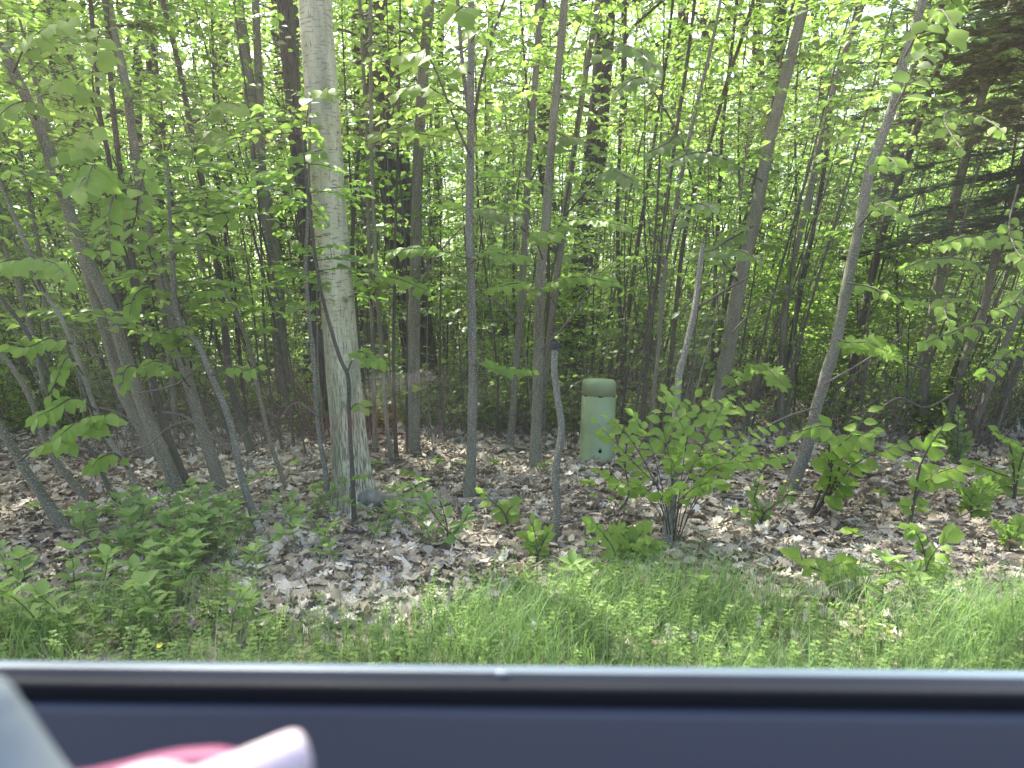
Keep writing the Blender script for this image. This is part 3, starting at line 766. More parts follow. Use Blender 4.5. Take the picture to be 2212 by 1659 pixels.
ROOT = {}
PATH = {}
for k, s in enumerate(ST):
    rng = np.random.default_rng(100 + k)
    b = on_ground(*s['pts'][0]); Y0 = b[1]
    P = [b]
    for (x, y) in s['pts'][1:]:
        p = at(x, y, Y0)
        hgt = p[2] - b[2]
        P.append(at(x, y, max(Y0 - s['lean'] * max(hgt, 0), Y0 * 0.6)))
    P = np.array(P)
    w = np.linspace(s['w0'], s['w1'], len(P)); rad = w * (0.86 if s['key'] not in ('maple', 'oak') else 1) / 2 / FPX * P[:, 1]
    if s['ext'] > 0:
        d = nrm(P[-1] - P[-2]); e = s['ext']
        d2 = nrm(d * 0.8 + np.array([0, 0, 0.3]))
        P = np.vstack([P, P[-1] + d2 * e * 0.5, P[-1] + d2 * e]); rad = np.concatenate([rad, [rad[-1] * 0.7, rad[-1] * 0.3]])
    base = P[0].copy()
    Q = resample(np.vstack([P[0] - np.array([0, 0, 0.12]) - 0.02 * (P[1] - P[0]), P]), 60 if s['key'] != 'maple' else 300)
    rr = np.interp(np.linspace(0, len(P), len(Q)), np.arange(len(P) + 1), np.concatenate([[rad[0] * 1.25], rad]))
    zz = Q[:, 2] - base[2]
    rr = rr * (1 + 0.35 * np.exp(-np.clip(zz, 0, 9) / 0.12))
    mb = MB()
    if s['key'] == 'maple':
        def wm(a, L):
            fl = np.exp(-np.clip(L - 0.12, 0, 9) / 0.22)
            g = 1 + 0.03 * np.sin(2 * a + L) + 0.02 * np.sin(3 * a - L * 1.7)
            g = g + fl * (0.30 * np.maximum(0, np.cos(2.5 * a + 0.6)) ** 2 - 0.02)
            fur = np.clip(1.7 - L, 0, 1.2) / 1.2
            return g + (0.010 + 0.016 * fur) * (np.abs(np.sin(9 * a + 2.2 * np.sin(L * 5.1) + 1.1 * np.sin(L * 13 + a * 3))) - 0.5) + 0.006 * np.sin(23 * a + 3 * np.sin(L * 17))
        mb.tube(Q, rr, 120, 0, wob=wm)
    elif s['bark'] is B_OAK:
        def wo(a, L):
            return 1 + 0.05 * np.sin(2 * a + L) + 0.06 * (np.abs(np.sin(7 * a + 1.6 * np.sin(L * 4.0) + np.sin(L * 11 + 2 * a))) - 0.5)
        Q = resample(Q, 160); rr = np.interp(np.linspace(0, 1, 160), np.linspace(0, 1, len(rr)), rr)
        mb.tube(Q, rr, 56, 0, wob=wo)
    else:
        mb.tube(Q, rr, 14, 0, wob=wob(k, 0.10))
    mb.v = [v - base for v in mb.v]
    root = thing(s['name'], tuple(base), s['label'], s['cat'], s['group'])
    put('trunk', mb.mesh('trunk', s['bark']), root)
    ROOT[s['key']] = (root, base); PATH[s['key']] = Q
    if s['fol']:
        cb = MB(); fo = Fol(rng)
        top = Q[-1][2] - base[2]
        for j in range(int(s['fol'] * 3.6)):
            u = rng.uniform(0, 1) ** 0.75; zt = s['lo'] + (top - s['lo']) * u
            i0 = int(np.argmin(np.abs(Q[:, 2] - base[2] - zt)))
            a = rng.uniform(0, 6.283); L = s['reach'] * rng.uniform(0.4, 1.1)
            if Y0 < 8.2 and math.sin(a) < 0.1 and rng.uniform() < 0.8: a = -a
            if Y0 < 8.2 and zt < 2.2: L *= 0.6
            d = np.array([math.cos(a), math.sin(a), rng.uniform(0.05, 0.6)])
            if Q[i0][1] + d[1] * L < 3.3: L *= 0.4
            fo.spray(cb, Q[i0] - base, d, L, 9, s['leaf'], 0.004, 0, droop=0.25)
            if rng.uniform() < 0.5:
                a2 = a + rng.choice([-1, 1]) * 0.8
                fo.spray(cb, Q[i0] - base + nrm(d) * L * 0.5, np.array([math.cos(a2), math.sin(a2), 0.1]), L * 0.55, 6, s['leaf'], 0.003, 0)
        fo.flush(cb, LF_NEAR3 if Y0 < 6.5 else LF_MID, 1, 0.35, 0.35)
        put('crown', cb.mesh('crown', [B_DARK, s['lmat']]), root)

M_TWIG = simple('bare_twig', (0.13, 0.1, 0.085), 0.8, 0.3, 0.7, 60)
M_TWIGG = simple('grey_twig', (0.27, 0.25, 0.23), 0.8, 0.3, 0.7, 60)
def lathe_(m, n):
    a = np.linspace(0, 2 * math.pi, n, endpoint=False); b = np.linspace(-math.pi / 2, math.pi / 2, m)
    V = np.stack([np.cos(b)[:, None] * np.cos(a), np.cos(b)[:, None] * np.sin(a), np.broadcast_to(np.sin(b)[:, None], (m, n))], -1).reshape(-1, 3)
    i = np.arange(m - 1)[:, None] * n; j = np.arange(n)[None]; k = (j + 1) % n
    return V, np.stack([i + j, i + k, i + n + k, i + n + j], -1).reshape(-1, 4)
# extra limbs of the traced trees
def limb(key, pts, w, Y, bark, name='limb'):
    root, base = ROOT[key]
    P = np.array([at(x, y, Y) for x, y in pts]) - base
    mb = MB(); r = np.linspace(w[0], w[1], 24) / 2 / FPX * Y
    mb.tube(resample(P, 24), r, 10, 0, wob=wob(int(w[0] * 7), 0.08))
    put(name, mb.mesh(name, bark), root)
YF = ROOT['fork'][1][1]
limb('fork', [(570, 420), (563, 330), (561, 220), (558, 147), (552, 0), (548, -60)], (20, 15), YF, B_SAP)
limb('b6', [(1014, 250), (1004, 180), (996, 110), (990, 20), (985, -60)], (10, 7), ROOT['b6'][1][1] - 0.06, B_GREY)
limb('snag', [(1500, 665), (1530, 650), (1570, 625), (1618, 598)], (7, 4), 4.75, B_DARK)
limb('oak', [(840, 260), (870, 262), (905, 250), (960, 240)], (10, 5), ROOT['oak'][1][1], B_OAK)
limb('a6', [(385, 700), (402, 650), (430, 610), (470, 590)], (6, 3), 5.2, B_DARK)
limb('b6', [(1018, 340), (990, 280), (960, 200), (930, 130), (880, 60)], (6, 3), ROOT['b6'][1][1] - 0.2, B_DARK)
limb('b6', [(1017, 330), (1035, 190), (1060, 90), (1090, 0), (1110, -60)], (8, 4), ROOT['b6'][1][1] - 0.1, B_DARK)
limb('a16', [(250, 480), (300, 420), (360, 330), (380, 260)], (6, 3), 9, B_DARK)
for k, (key, pts, Y) in enumerate([('a3', [(300, 850), (380, 830), (450, 780), (520, 770)], 5.2), ('a3', [(280, 800), (200, 760), (150, 700), (120, 690)], 5.0), ('a6', [(440, 940), (500, 960), (540, 930), (600, 935)], 5.2),
        ('a5', [(350, 890), (400, 900), (470, 950), (530, 1000)], 4.9), ('a4', [(300, 920), (250, 890), (180, 880), (90, 905)], 5.3), ('a8', [(480, 700), (520, 640), (540, 560), (545, 500)], 6.4),
        ('a12', [(260, 985), (320, 960), (370, 920), (440, 900)], 4.2), ('a6', [(365, 650), (330, 560), (280, 500), (240, 480)], 5.0), ('c6', [(1765, 880), (1700, 900), (1600, 950), (1560, 985)], 5.3),
        ('c6', [(1780, 830), (1850, 790), (1930, 740), (1990, 700)], 5.4), ('c8', [(2000, 800), (1930, 770), (1870, 790), (1800, 860)], 7.5), ('c3', [(1580, 720), (1640, 660), (1700, 620), (1780, 600)], 7.0),
        ('b5', [(895, 640), (940, 560), (990, 500), (1040, 470)], 6.8), ('b8', [(1164, 760), (1230, 690), (1290, 600), (1330, 560)], 6.3), ('b7', [(1120, 700), (1070, 650), (1040, 640), (980, 590)], 7.0),
        ('c1', [(1460, 690), (1520, 620), (1580, 580), (1640, 500)], 7.8), ('c9', [(2060, 850), (2000, 880), (1940, 860), (1880, 900)], 7.0), ('a10', [(690, 900), (640, 870), (600, 900), (560, 880)], 5.1)]):
    limb(key, pts, (5, 1.8), Y, M_TWIG, 'twig')
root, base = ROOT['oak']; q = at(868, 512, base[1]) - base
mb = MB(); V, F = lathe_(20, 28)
mb.add(V * np.array([0.25, 0.27, 0.2]) * (1 + 0.05 * np.sin(V[:, :1] * 7) * np.cos(V[:, 2:] * 6)) + q + (0.02, -0.06, 0), F, 0, V[:, [0, 2]]); put('reflection_lump', mb.mesh('reflection_lump', B_OAK), root)  # added lump on the trunk, stands in for a phone's dark reflection in the pane
# black cut top of the stub
root, base = ROOT['stub']; q = PATH['stub'][-1] - base
mb = MB(); mb.tube([q + (0, 0, -0.008), q + (0.001, 0, 0.022), q + (0, 0, 0.032)], [0.0235, 0.025, 0.017], 18)
put('cut_top', mb.mesh('cut_top', simple('black_sealed_wood', (0.012, 0.015, 0.022), 0.7, 0.3, 0.5, 60)), root)
# swept roots of the pale maple
def rootpiece(pts, r):
    root, base = ROOT['maple']
    P = np.array([(x, y, float(H(x, y)) + z) for x, y, z in pts]) - base
    mb = MB(); mb.tube(resample(P, 30), np.linspace(r[0], r[1], 30), 14, 0, wob=wob(int(r[0] * 999), 0.16))
    put('root', mb.mesh('root', simple('weathered_root', (0.19, 0.175, 0.145), 0.9, 0.2, 0.8, 25, bump=0.8)), root)
bx, by = ROOT['maple'][1][:2]
rootpiece([(bx + .05, by - .05, .1), (bx + .3, by - .04, .035), (bx + .62, by - .05, .02), (bx + 1.0, by + .05, .015), (bx + 1.25, by + .12, -.02)], (0.075, 0.03))
# evergreen at the right
def evergreen(x, y, h, seed, label):
    rng = np.random.default_rng(seed)
    root = thing('hemlock_tree', (x, y, float(H(x, y))), label, 'evergreen tree')
    tb = MB(); z = np.linspace(-0.2, h, 16); tb.tube(np.stack([0 * z, 0 * z, z], 1), 0.17 * (1 - 0.85 * np.clip(z, 0, h) / h), 12, 0, wob=wob(seed))
    put('trunk', tb.mesh('hemlock_trunk', B_OAK), root)
    cb = MB(); p = []; d = []
    for b in range(280):
        zz = 2.2 + (h - 2.2) * (b / 280) ; L = 2.6 * (1 - 0.75 * b / 280) * rng.uniform(0.7, 1.1); a = rng.uniform(0, 6.283)
        dr = np.array([math.cos(a), math.sin(a), 0.05]); t = np.linspace(0, 1, 8)[:, None]
        P = np.array([0, 0, zz]) + dr * L * t + np.array([0, 0, -0.22 * L]) * t ** 1.7
        cb.tube(P, np.linspace(0.014, 0.003, 8), 4, 0, cap=False)
        sd = np.array([-math.sin(a), math.cos(a), 0])
        for k in range(34):
            u = rng.uniform(0.15, 1); f = u * 7; i0 = min(int(f), 6); pt = P[i0] + (P[i0 + 1] - P[i0]) * (f - i0)
            s_ = rng.choice([-1, 1]); dd = nrm(dr * 0.8 + sd * s_ * 0.9 + np.array([0, 0, rng.normal(-0.15, 0.1)]))
            l = 0.42 * (1.1 - u * 0.7)
            for w in np.linspace(0.1, 1, 9):
                for s2 in (-1, 1):
                    p.append(pt + dd * l * w); e = nrm(dd * 0.7 + np.cross(dd, (0, 0, 1)) * s2 * 0.8); d.append(e)
    P = np.array(p); D = np.array(d)
    X, Y, Z = frames(D, np.array([0, 0, 1.0]) + rng.normal(0, 0.3, (len(P), 3)), rng)
    Ls = rng.uniform(0.06, 0.11, len(P))[:, None]
    mb_t = (np.array([(-0.12, 0, 0), (0.12, 0, 0), (0.0, 1, -0.05)]), [(0, 1, 2)])
    cb.scatter(mb_t[0], mb_t[1], P, X * Ls * 1.6, Y * Ls, Z * Ls, 1, rng.uniform(0, 1, len(P)))
    put('crown', cb.mesh('hemlock_crown', [B_DARK, M_NEEDLE]), root)
q = at(2175, 900, 8.8)
evergreen(q[0] + 0.25, 8.2, 9.5, 3, 'dark evergreen with drooping needle branches filling the upper right end')

# ------------------------------------------------------------------ telecom pedestal
pb = on_ground(1292, 1003)
PY = pb[1] + 0.15
pr = 75 / 2 / FPX * PY
ptop = at(1297, 815, PY)[2]
PH = ptop - float(H(pb[0], PY)) + 0.0
M_PED = simple('green_plastic', (0.235, 0.29, 0.14), 0.42, 0.45, 0.22, 7, bump=0.05)
M_HOLE = simple('black_hole', (0.006, 0.006, 0.006), 0.9, 0.1)
M_STEEL = simple('bolt_steel', (0.5, 0.5, 0.48), 0.3, 0.5, metal=1.0)
ped = thing('utility_pedestal', (pb[0], PY, float(H(pb[0], PY)) - 0.01), 'round-topped pale green plastic utility pedestal standing in the dry leaves', 'utility pedestal', rot=(R(-0.6), R(1.6), 0))
def lathe(prof, n=56):
    a = np.linspace(0, 2 * math.pi, n, endpoint=False); P = np.array(prof)
    V = np.stack([P[:, None, 0] * np.cos(a), P[:, None, 0] * np.sin(a), np.broadcast_to(P[:, None, 1], (len(P), n))], -1).reshape(-1, 3)
    i = np.arange(len(P) - 1)[:, None] * n; j = np.arange(n)[None]; k = (j + 1) % n
    F = np.stack([i + j, i + k, i + n + k, i + n + j], -1).reshape(-1, 4)
    return V, F
seam = PH - 0.155
mb = MB(); mb.add(*lathe([(pr * 1.03, -0.03), (pr * 1.03, 0.0), (pr * 1.035, 0.045), (pr * 1.0, 0.05), (pr * 0.995, seam * 0.5), (pr * 0.99, seam - 0.0012), (pr * 0.97, seam - 0.0012)]))
put('body', mb.mesh('pedestal_body', M_PED), ped)
prof = [(pr * 0.97, seam + 0.0005), (pr * 0.99, seam + 0.0005)]
hc = PH - seam
for a in np.linspace(0, math.pi / 2, 12):
    prof.append((pr * 0.99 - 0.045 * (1 - math.cos(a)), seam + hc - 0.008 - 0.045 + 0.045 * math.sin(a)))
prof += [(pr * 0.4, PH - 0.003), (0.0005, PH)]
mb = MB(); mb.add(*lathe(prof)); put('cap', mb.mesh('pedestal_cap', M_PED), ped)
for ang in (-90, -147, -33):
    a = R(ang); mb = MB(); A = np.linspace(a - 0.14, a + 0.14, 7); V = []
    for q in A: V += [(pr * 0.992 * math.cos(q), pr * 0.992 * math.sin(q), seam - 0.006), (pr * 0.996 * math.cos(q), pr * 0.996 * math.sin(q), seam + 0.004)]
    mb.add(V, [(2 * k, 2 * k + 2, 2 * k + 3, 2 * k + 1) for k in range(6)])
    put('slot', mb.mesh('pedestal_slot', M_HOLE), ped)
def disc(r, x, z, y, t=0.004):
    mb = MB(); mb.tube([(x, y, z), (x, y - t, z), (x, y - t * 1.3, z)], [r, r, r * 0.7], 18); return mb
xh = 0.012
yy = -math.sqrt(pr * pr - xh * xh)
h_ = disc(0.016, xh, 0.135, yy + 0.003); put('lock_hole', h_.mesh('lock_hole', M_HOLE), ped)
h_ = disc(0.012, xh, 0.17, yy + 0.002, 0.007); put('lock_bolt', h_.mesh('lock_bolt', M_STEEL), ped)

# ------------------------------------------------------------------ stones, logs, fallen branches
M_STONE = simple('grey_stone', (0.3, 0.31, 0.31), 0.9, 0.2, 0.6, 12, bump=0.6)
def stone(x, y, sx, sy, sz, seed, label, buried=0.35, mat=None):
    rng = np.random.default_rng(seed)
    import bmesh
    bm = bmesh.new(); bmesh.ops.create_icosphere(bm, subdivisions=4, radius=1.0)
    ax = rng.normal(0, 1, (12, 3)); ax = nrm(ax); off = rng.uniform(0.62, 0.9, 12)
    for v in bm.verts:
        p = np.array(v.co)
        for a, o in zip(ax, off):
            dd = p @ a - o
            if dd > 0: p = p - a * dd * 0.85
        p = p * (1 + 0.02 * math.sin(p[0] * 9 + seed) * math.sin(p[1] * 11))
        v.co = p * np.array([sx, sy, sz])
    me = bpy.data.meshes.new('stone'); bm.to_mesh(me); bm.free(); me.materials.append(mat or M_STONE)
    for f in me.polygons: f.use_smooth = True
    o = put('stone', me); o.location = (x, y, float(H(x, y)) + sz * (1 - 2 * buried)); o.rotation_euler = (0, 0, rng.uniform(0, 3))
    return tag(o, label, 'stone')
g = on_ground(800, 1098); stone(g[0], g[1], 0.13, 0.08, 0.05, 2, 'flat blue-grey stone lying against the foot of the thick pale maple')
g = on_ground(878, 1052); stone(g[0], g[1], 0.055, 0.035, 0.022, 3, 'small pale grey stone right of the thick pale maple')
g = on_ground(430, 1043); stone(g[0], g[1], 0.07, 0.06, 0.06, 4, 'rounded brown-grey stone between two leaning stems', mat=simple('brown_stone', (0.3, 0.25, 0.21), 0.9, 0.2, 0.6, 14, bump=0.5))
g = on_ground(820, 1258); stone(g[0], g[1], 0.09, 0.05, 0.03, 6, 'pale stone half hidden by weeds below the thick pale maple')
g = on_ground(890, 898); stone(g[0] - .9, g[1] + .3, 0.3, 0.14, 0.07, 5, 'pale sunlit slab of rock behind the thin stems right of the maple', mat=simple('pale_stone', (0.5, 0.48, 0.46), 0.9, 0.2, 0.4, 8, bump=0.4))

def wood_piece(name, pts, r, label, cat, bark, seed, twigs=0, group=None, sides=8):
    rng = np.random.default_rng(seed)
    P = np.array(pts, float); base = np.array([P[0][0], P[0][1], float(H(P[0][0], P[0][1]))])
    Q = resample(P, 18); Q[:, 2] += H(Q[:, 0], Q[:, 1]); Q = Q - base
    Q += rng.normal(0, r[0] * 0.35, Q.shape)
    root = thing(name, tuple(base), label, cat, group)
    mb = MB(); mb.tube(Q, np.linspace(r[0], r[1], 18), sides, 0, wob=wob(seed, 0.12)); put('stem', mb.mesh('stem', bark), root)
    for k in range(twigs):
        i0 = int(rng.integers(4, 17)); d = nrm(Q[min(i0 + 1, 17)] - Q[i0 - 1]) + rng.normal(0, 0.5, 3); d[2] = abs(d[2]) * 0.5
        L = rng.uniform(0.15, 0.45); mb = MB()
        mb.tube(resample([Q[i0], Q[i0] + nrm(d) * L * 0.5 + rng.normal(0, 0.02, 3), Q[i0] + nrm(d) * L], 6), np.linspace(r[1] * 0.8 + 0.001, 0.0015, 6), 4, 0)
        put('twig', mb.mesh('twig', bark), root)
    return root
def gp(x, y, z=0.02):
    p = on_ground(x, y); return (p[0], p[1], z)
M_ROT = simple('rotten_wood', (0.13, 0.1, 0.075), 0.95, 0.2, 0.8, 18, bump=0.9)
wood_piece('fallen_log', [gp(-60, 925, .08), gp(200, 915, .08), gp(420, 905, .09), gp(640, 898, .06)], (0.12, 0.08), 'long dark fallen log lying behind the leaning stems', 'log', M_ROT, 1, 3, sides=16)
wood_piece('fallen_log', [gp(-40, 1000, .03), gp(150, 985, .05), gp(330, 1000, .02)], (0.03, 0.018), 'thin fallen pole in the leaves under the leaning stems', 'log', M_ROT, 2, 3)
wood_piece('fallen_branch', [gp(1590, 1118, .03), gp(1660, 1125, .06), gp(1760, 1155, .03), gp(1850, 1185, .01)], (0.012, 0.006), 'dark fallen branch with a sheaf of twigs right of the bright shrub', 'fallen branch', M_TWIG, 3, 10)
wood_piece('fallen_branch', [gp(1500, 1120, .05), gp(1400, 1165, .04), gp(1330, 1200, .02)], (0.007, 0.003), 'thin bare branch low in front of the bright shrub', 'fallen branch', M_TWIG, 4, 4)
wood_piece('fallen_branch', [gp(1950, 1140, .03), gp(2040, 1145, .05), gp(2130, 1150, .02)], (0.011, 0.006), 'straight brown stick lying in leaves at the right end', 'fallen branch', M_TWIG, 5, 2)
wood_piece('fallen_branch', [gp(1085, 1060, .02), gp(1030, 1075, .03), gp(900, 1080, .02)], (0.018, 0.009), 'pale grey stick lying along the root of the maple', 'fallen branch', M_TWIGG, 6, 2)
wood_piece('fallen_branch', [gp(0, 1020, .1), gp(120, 1000, .16), gp(260, 1010, .12), gp(400, 975, .22)], (0.008, 0.003), 'long thin dead branch crossing the leaning stems near the ground', 'fallen branch', M_TWIG, 7, 6)
wood_piece('fallen_branch', [gp(1150, 1005, .05), gp(1250, 985, .06), gp(1340, 980, .08), gp(1420, 960, .1)], (0.005, 0.002), 'thin bare twig lying across the foot of the green pedestal', 'fallen branch', M_TWIG, 8, 4)
wood_piece('fallen_branch', [gp(1800, 1180, .03), gp(1845, 1240, .03), gp(1900, 1290, .02)], (0.006, 0.003), 'grey forked twig near the buttercups at the verge', 'fallen branch', M_TWIGG, 9, 4)
wood_piece('fallen_branch', [gp(950, 975, .03), gp(985, 960, .06), gp(1040, 962, .02)], (0.01, 0.005), 'short pale twig beside the grass tuft behind the centre sapling', 'fallen branch', M_TWIGG, 10, 3)

def thicket():
    rng = np.random.default_rng(44); mb = MB()
    for k in range(5200):
        y = 7.6 + 14 * rng.uniform(0, 1) ** 1.3; x = rng.uniform(-1, 1) * (0.68 * y + .4)
        z = float(H(x, y)) + (0.0 if rng.uniform() < 0.55 else rng.uniform(0.2, 3.2)); L = rng.uniform(0.5, 1.6)
        d = np.array([0.05 * x + rng.normal(0, .35), rng.normal(0, .3), 1.0]) if rng.uniform() < 0.7 else np.array([rng.normal(0, 1), rng.normal(0, .5), rng.normal(0.2, .35)])
        d = nrm(d); p = np.array([x, y, z - 0.02]); m = p + d * L * .5 + rng.normal(0, .04, 3) * L
        r0 = rng.uniform(0.002, 0.006)
        mb.tube([p, m, p + d * L + rng.normal(0, .05, 3)], [r0, r0 * .8, r0 * .4], 3, int(rng.integers(2)), cap=False)
    return mb.mesh('twig_thicket', [B_DARK, M_TWIG])
tag(put('twig_thicket', thicket()), 'tangled fine bare twigs filling the space between the stems', kind='stuff')

# tangle of dead stems (brush) around the trunks: each clump is one thing with its twigs
def brush(x, y, n, h, seed, label, col, lean=(0, 0)):
    rng = np.random.default_rng(seed)
    root = thing('brush_clump', (x, y, float(H(x, y))), label, 'brush')
    for k in range(n):
        a = rng.uniform(0, 6.283); r0 = rng.uniform(0, 0.25); L = h * rng.uniform(0.5, 1.1)
        p = np.array([r0 * math.cos(a), r0 * math.sin(a), -0.02]); d = np.array([lean[0] + rng.normal(0, 0.45), lean[1] + rng.normal(0, 0.3), 1.0]); d = nrm(d)
        P = resample([p, p + d * L * 0.4 + rng.normal(0, .05, 3), p + d * L * 0.8 + rng.normal(0, .08, 3), p + d * L + np.array([rng.normal(0, .15), 0, -0.1 * L])], 9)
        mb = MB(); mb.tube(P, np.linspace(rng.uniform(0.003, 0.007), 0.0015, 9), 4, 0, cap=False)
        for j in range(3):
            i0 = int(rng.integers(3, 8)); dd = nrm(nrm(P[i0] - P[i0 - 1]) + rng.normal(0, 0.6, 3)); l = rng.uniform(0.1, 0.35)
            mb.tube([P[i0], P[i0] + dd * l * .5, P[i0] + dd * l + np.array([0, 0, -0.03])], [0.0025, 0.002, 0.001], 3, 0, cap=False)
        put('twig', mb.mesh('twig', col), root)
M_REDT = simple('reddish_twig', (0.16, 0.085, 0.065), 0.8, 0.3, 0.6, 50)
g = on_ground(690, 955); brush(g[0], g[1], 34, 1.0, 1, 'reddish-brown tangle of dead stems left of the thick pale maple', M_REDT, (-0.2, 0))
g = on_ground(560, 960); brush(g[0], g[1], 16, 0.8, 2, 'loose brown tangle of bare stems in front of the forked tree', M_REDT, (-0.2, 0))
g = on_ground(2090, 960); brush(g[0], g[1], 36, 1.1, 3, 'grey tangle of bare arching twigs under the clump at the right end', M_TWIG, (0.25, 0))
g = on_ground(2180, 930); brush(g[0], g[1], 24, 1.1, 4, 'darker twig tangle at the far right edge behind the clump', M_TWIG, (0.2, 0))
g = on_ground(1130, 930); brush(g[0], g[1], 22, 1.0, 5, 'bundle of thin bare stems behind the pair of straight trunks', M_TWIG, (0.1, 0))
g = on_ground(960, 960); brush(g[0], g[1], 20, 1.1, 6, 'thin bare stems between the centre sapling and dark furrowed tree', M_TWIG, (0.1, 0))
g = on_ground(1440, 925); brush(g[0], g[1], 26, 1.2, 7, 'thicket of fine dark stems right of the green pedestal', M_TWIG, (0.2, 0))
g = on_ground(1600, 925); brush(g[0], g[1], 24, 1.0, 8, 'fine bare stems behind the thick trunk leaning over the shrub', M_TWIG, (0.2, 0))
g = on_ground(1270, 935); brush(g[0], g[1], 24, 1.2, 9, 'fine dark stems crowding behind the green pedestal', M_TWIG, (0.15, 0))
g = on_ground(480, 990); brush(g[0], g[1], 18, 0.9, 10, 'bare stems at the feet of the leaning fan', M_TWIG, (-0.3, 0))
g = on_ground(260, 985); brush(g[0], g[1], 16, 0.8, 11, 'thin bare stems under the large leaves at the left end', M_TWIG, (-0.3, 0))
g = on_ground(1850, 955); brush(g[0], g[1], 18, 0.8, 12, 'bare stems between the grey speckled trunk and the clump', M_TWIG, (0.2, 0))

# thin bare-stemmed saplings between the trees
rngT = np.random.default_rng(61)
THINK = [kind_sap(41, 4.6, 0.011, 2.0, 0.55, 14, 8, 0.08, B_DARK, M_LEAF, LF_MID, 0.35), kind_sap(42, 3.8, 0.009, 1.6, 0.5, 12, 8, 0.075, B_SAP, M_LEAF, LF_MID, 0.3), kind_sap(43, 5.2, 0.014, 2.3, 0.6, 16, 8, 0.08, B_DARK, M_LEAF, LF_MID, 0.4)]
for x, y in spots(250, 6.8, 16, 0.3, lambda y: 0.68 * y + 0.3, rngT):
    if abs(x - pb[0]) < 0.45 and y < 8.2: continue
    place(THINK[rngT.integers(3)], 'thin_sapling', x, y, 'pencil-thin dark stem in the thicket with a few leaves at its top', 'sapling', 'pencil-thin stems of the thicket', rngT, rngT.uniform(0.8, 1.15), (rngT.normal(0.04, 0.05), float(np.clip(0.06 * x, -.3, .3)) + rngT.normal(0, 0.05)))

# ------------------------------------------------------------------ leafy branches of the near trees, leaf by leaf
def mbranch(key, pts, Y, n, size, seed, w=4, meshes=L_BEECH, Y2=None, **kw):
    """pts on the measuring grid; a part of the traced tree KEY"""
    root, base = ROOT[key]; Y2 = Y if Y2 is None else Y2
    ys = np.linspace(Y, Y2, len(pts))
    P = [at(x, y, yy) for (x, y), yy in zip(pts, ys)]
    return leafy_branch(root, base, P, w / 2 / FPX * Y, n, size, np.random.default_rng(seed), meshes, **kw)
# bright sprays in the middle
mbranch('b8', [(1176, 520), (1220, 480), (1280, 475), (1350, 488)], 6.3, 22, 0.1, 1, Y2=5.6, start=0.1, droop=0.25, pairs=True, face=0.95)
mbranch('b8', [(1172, 560), (1160, 520), (1175, 500), (1200, 505)], 6.2, 9, 0.11, 2, Y2=5.5, start=0.3, droop=0.4, pairs=True)
mbranch('b6', [(1016, 560), (960, 545), (900, 535), (845, 545)], 5.2, 20, 0.085, 3, Y2=4.9, start=0.1, droop=0.3, pairs=True, face=0.95)
mbranch('b6', [(1018, 570), (1050, 540), (1090, 550), (1130, 555)], 5.2, 14, 0.08, 4, Y2=5.0, start=0.1, droop=0.3, pairs=True, face=0.95)
mbranch('b8', [(1167, 625), (1210, 605), (1260, 598), (1325, 610)], 6.3, 18, 0.1, 5, Y2=5.6, start=0.05, droop=0.25, pairs=True, face=0.95)
mbranch('b8', [(1167, 640), (1140, 615), (1110, 612), (1070, 622)], 6.3, 12, 0.095, 6, Y2=5.8, start=0.1, droop=0.3, pairs=True, face=0.95)
mbranch('b1', [(805, 640), (825, 600), (870, 605), (922, 628)], 6.8, 16, 0.105, 7, Y2=6.0, start=0.0, droop=0.25, pairs=True, face=0.95)
mbranch('b1', [(804, 660), (790, 610), (775, 605), (765, 612)], 6.8, 6, 0.1, 8, Y2=6.2, start=0.2, droop=0.25, pairs=True, face=0.95)
mbranch('b1', [(806, 700), (800, 770), (800, 780), (815, 775)], 6.6, 4, 0.12, 9, Y2=5.0, start=0.4, droop=0.25, pairs=True, face=0.95)
mbranch('b6', [(1021, 790), (1050, 780), (1090, 795), (1150, 800)], 5.2, 12, 0.08, 10, Y2=5.3, start=0.15, droop=0.3, pairs=True, face=0.95)
mbranch('b2', [(836, 860), (860, 850), (880, 845), (895, 835)], 6.9, 4, 0.1, 11, Y2=6.2, start=0.4, droop=0.2)
mbranch('b6', [(1018, 20), (1000, 15), (985, 25), (1035, -20)], 4.9, 7, 0.14, 12, Y2=4.3, start=0.2, droop=0.5)
mbranch('b6', [(1018, 90), (1035, 60), (1040, 65), (1060, 40)], 4.9, 6, 0.14, 13, Y2=4.3, start=0.2, droop=0.6)
mbranch('b6', [(1018, 160), (970, 130), (920, 110), (870, 120)], 5.0, 10, 0.12, 14, Y2=4.4, start=0.2, droop=0.35)
mbranch('b6', [(1016, 250), (960, 210), (910, 180), (860, 200)], 5.1, 10, 0.11, 15, Y2=4.7, start=0.2, droop=0.35)
mbranch('b5', [(905, 300), (880, 270), (850, 280), (810, 290)], 6.9, 10, 0.13, 16, Y2=6.0, start=0.2, droop=0.35)
mbranch('b7', [(1135, 500), (1100, 470), (1070, 460), (1030, 450)], 7.2, 12, 0.12, 17, Y2=6.2, start=0.2, droop=0.3, meshes=L_SHADE, pairs=True)
mbranch('b7', [(1140, 400), (1180, 330), (1210, 300), (1250, 300)], 7.2, 12, 0.12, 18, Y2=6.2, start=0.2, droop=0.3, meshes=L_SHADE, pairs=True)
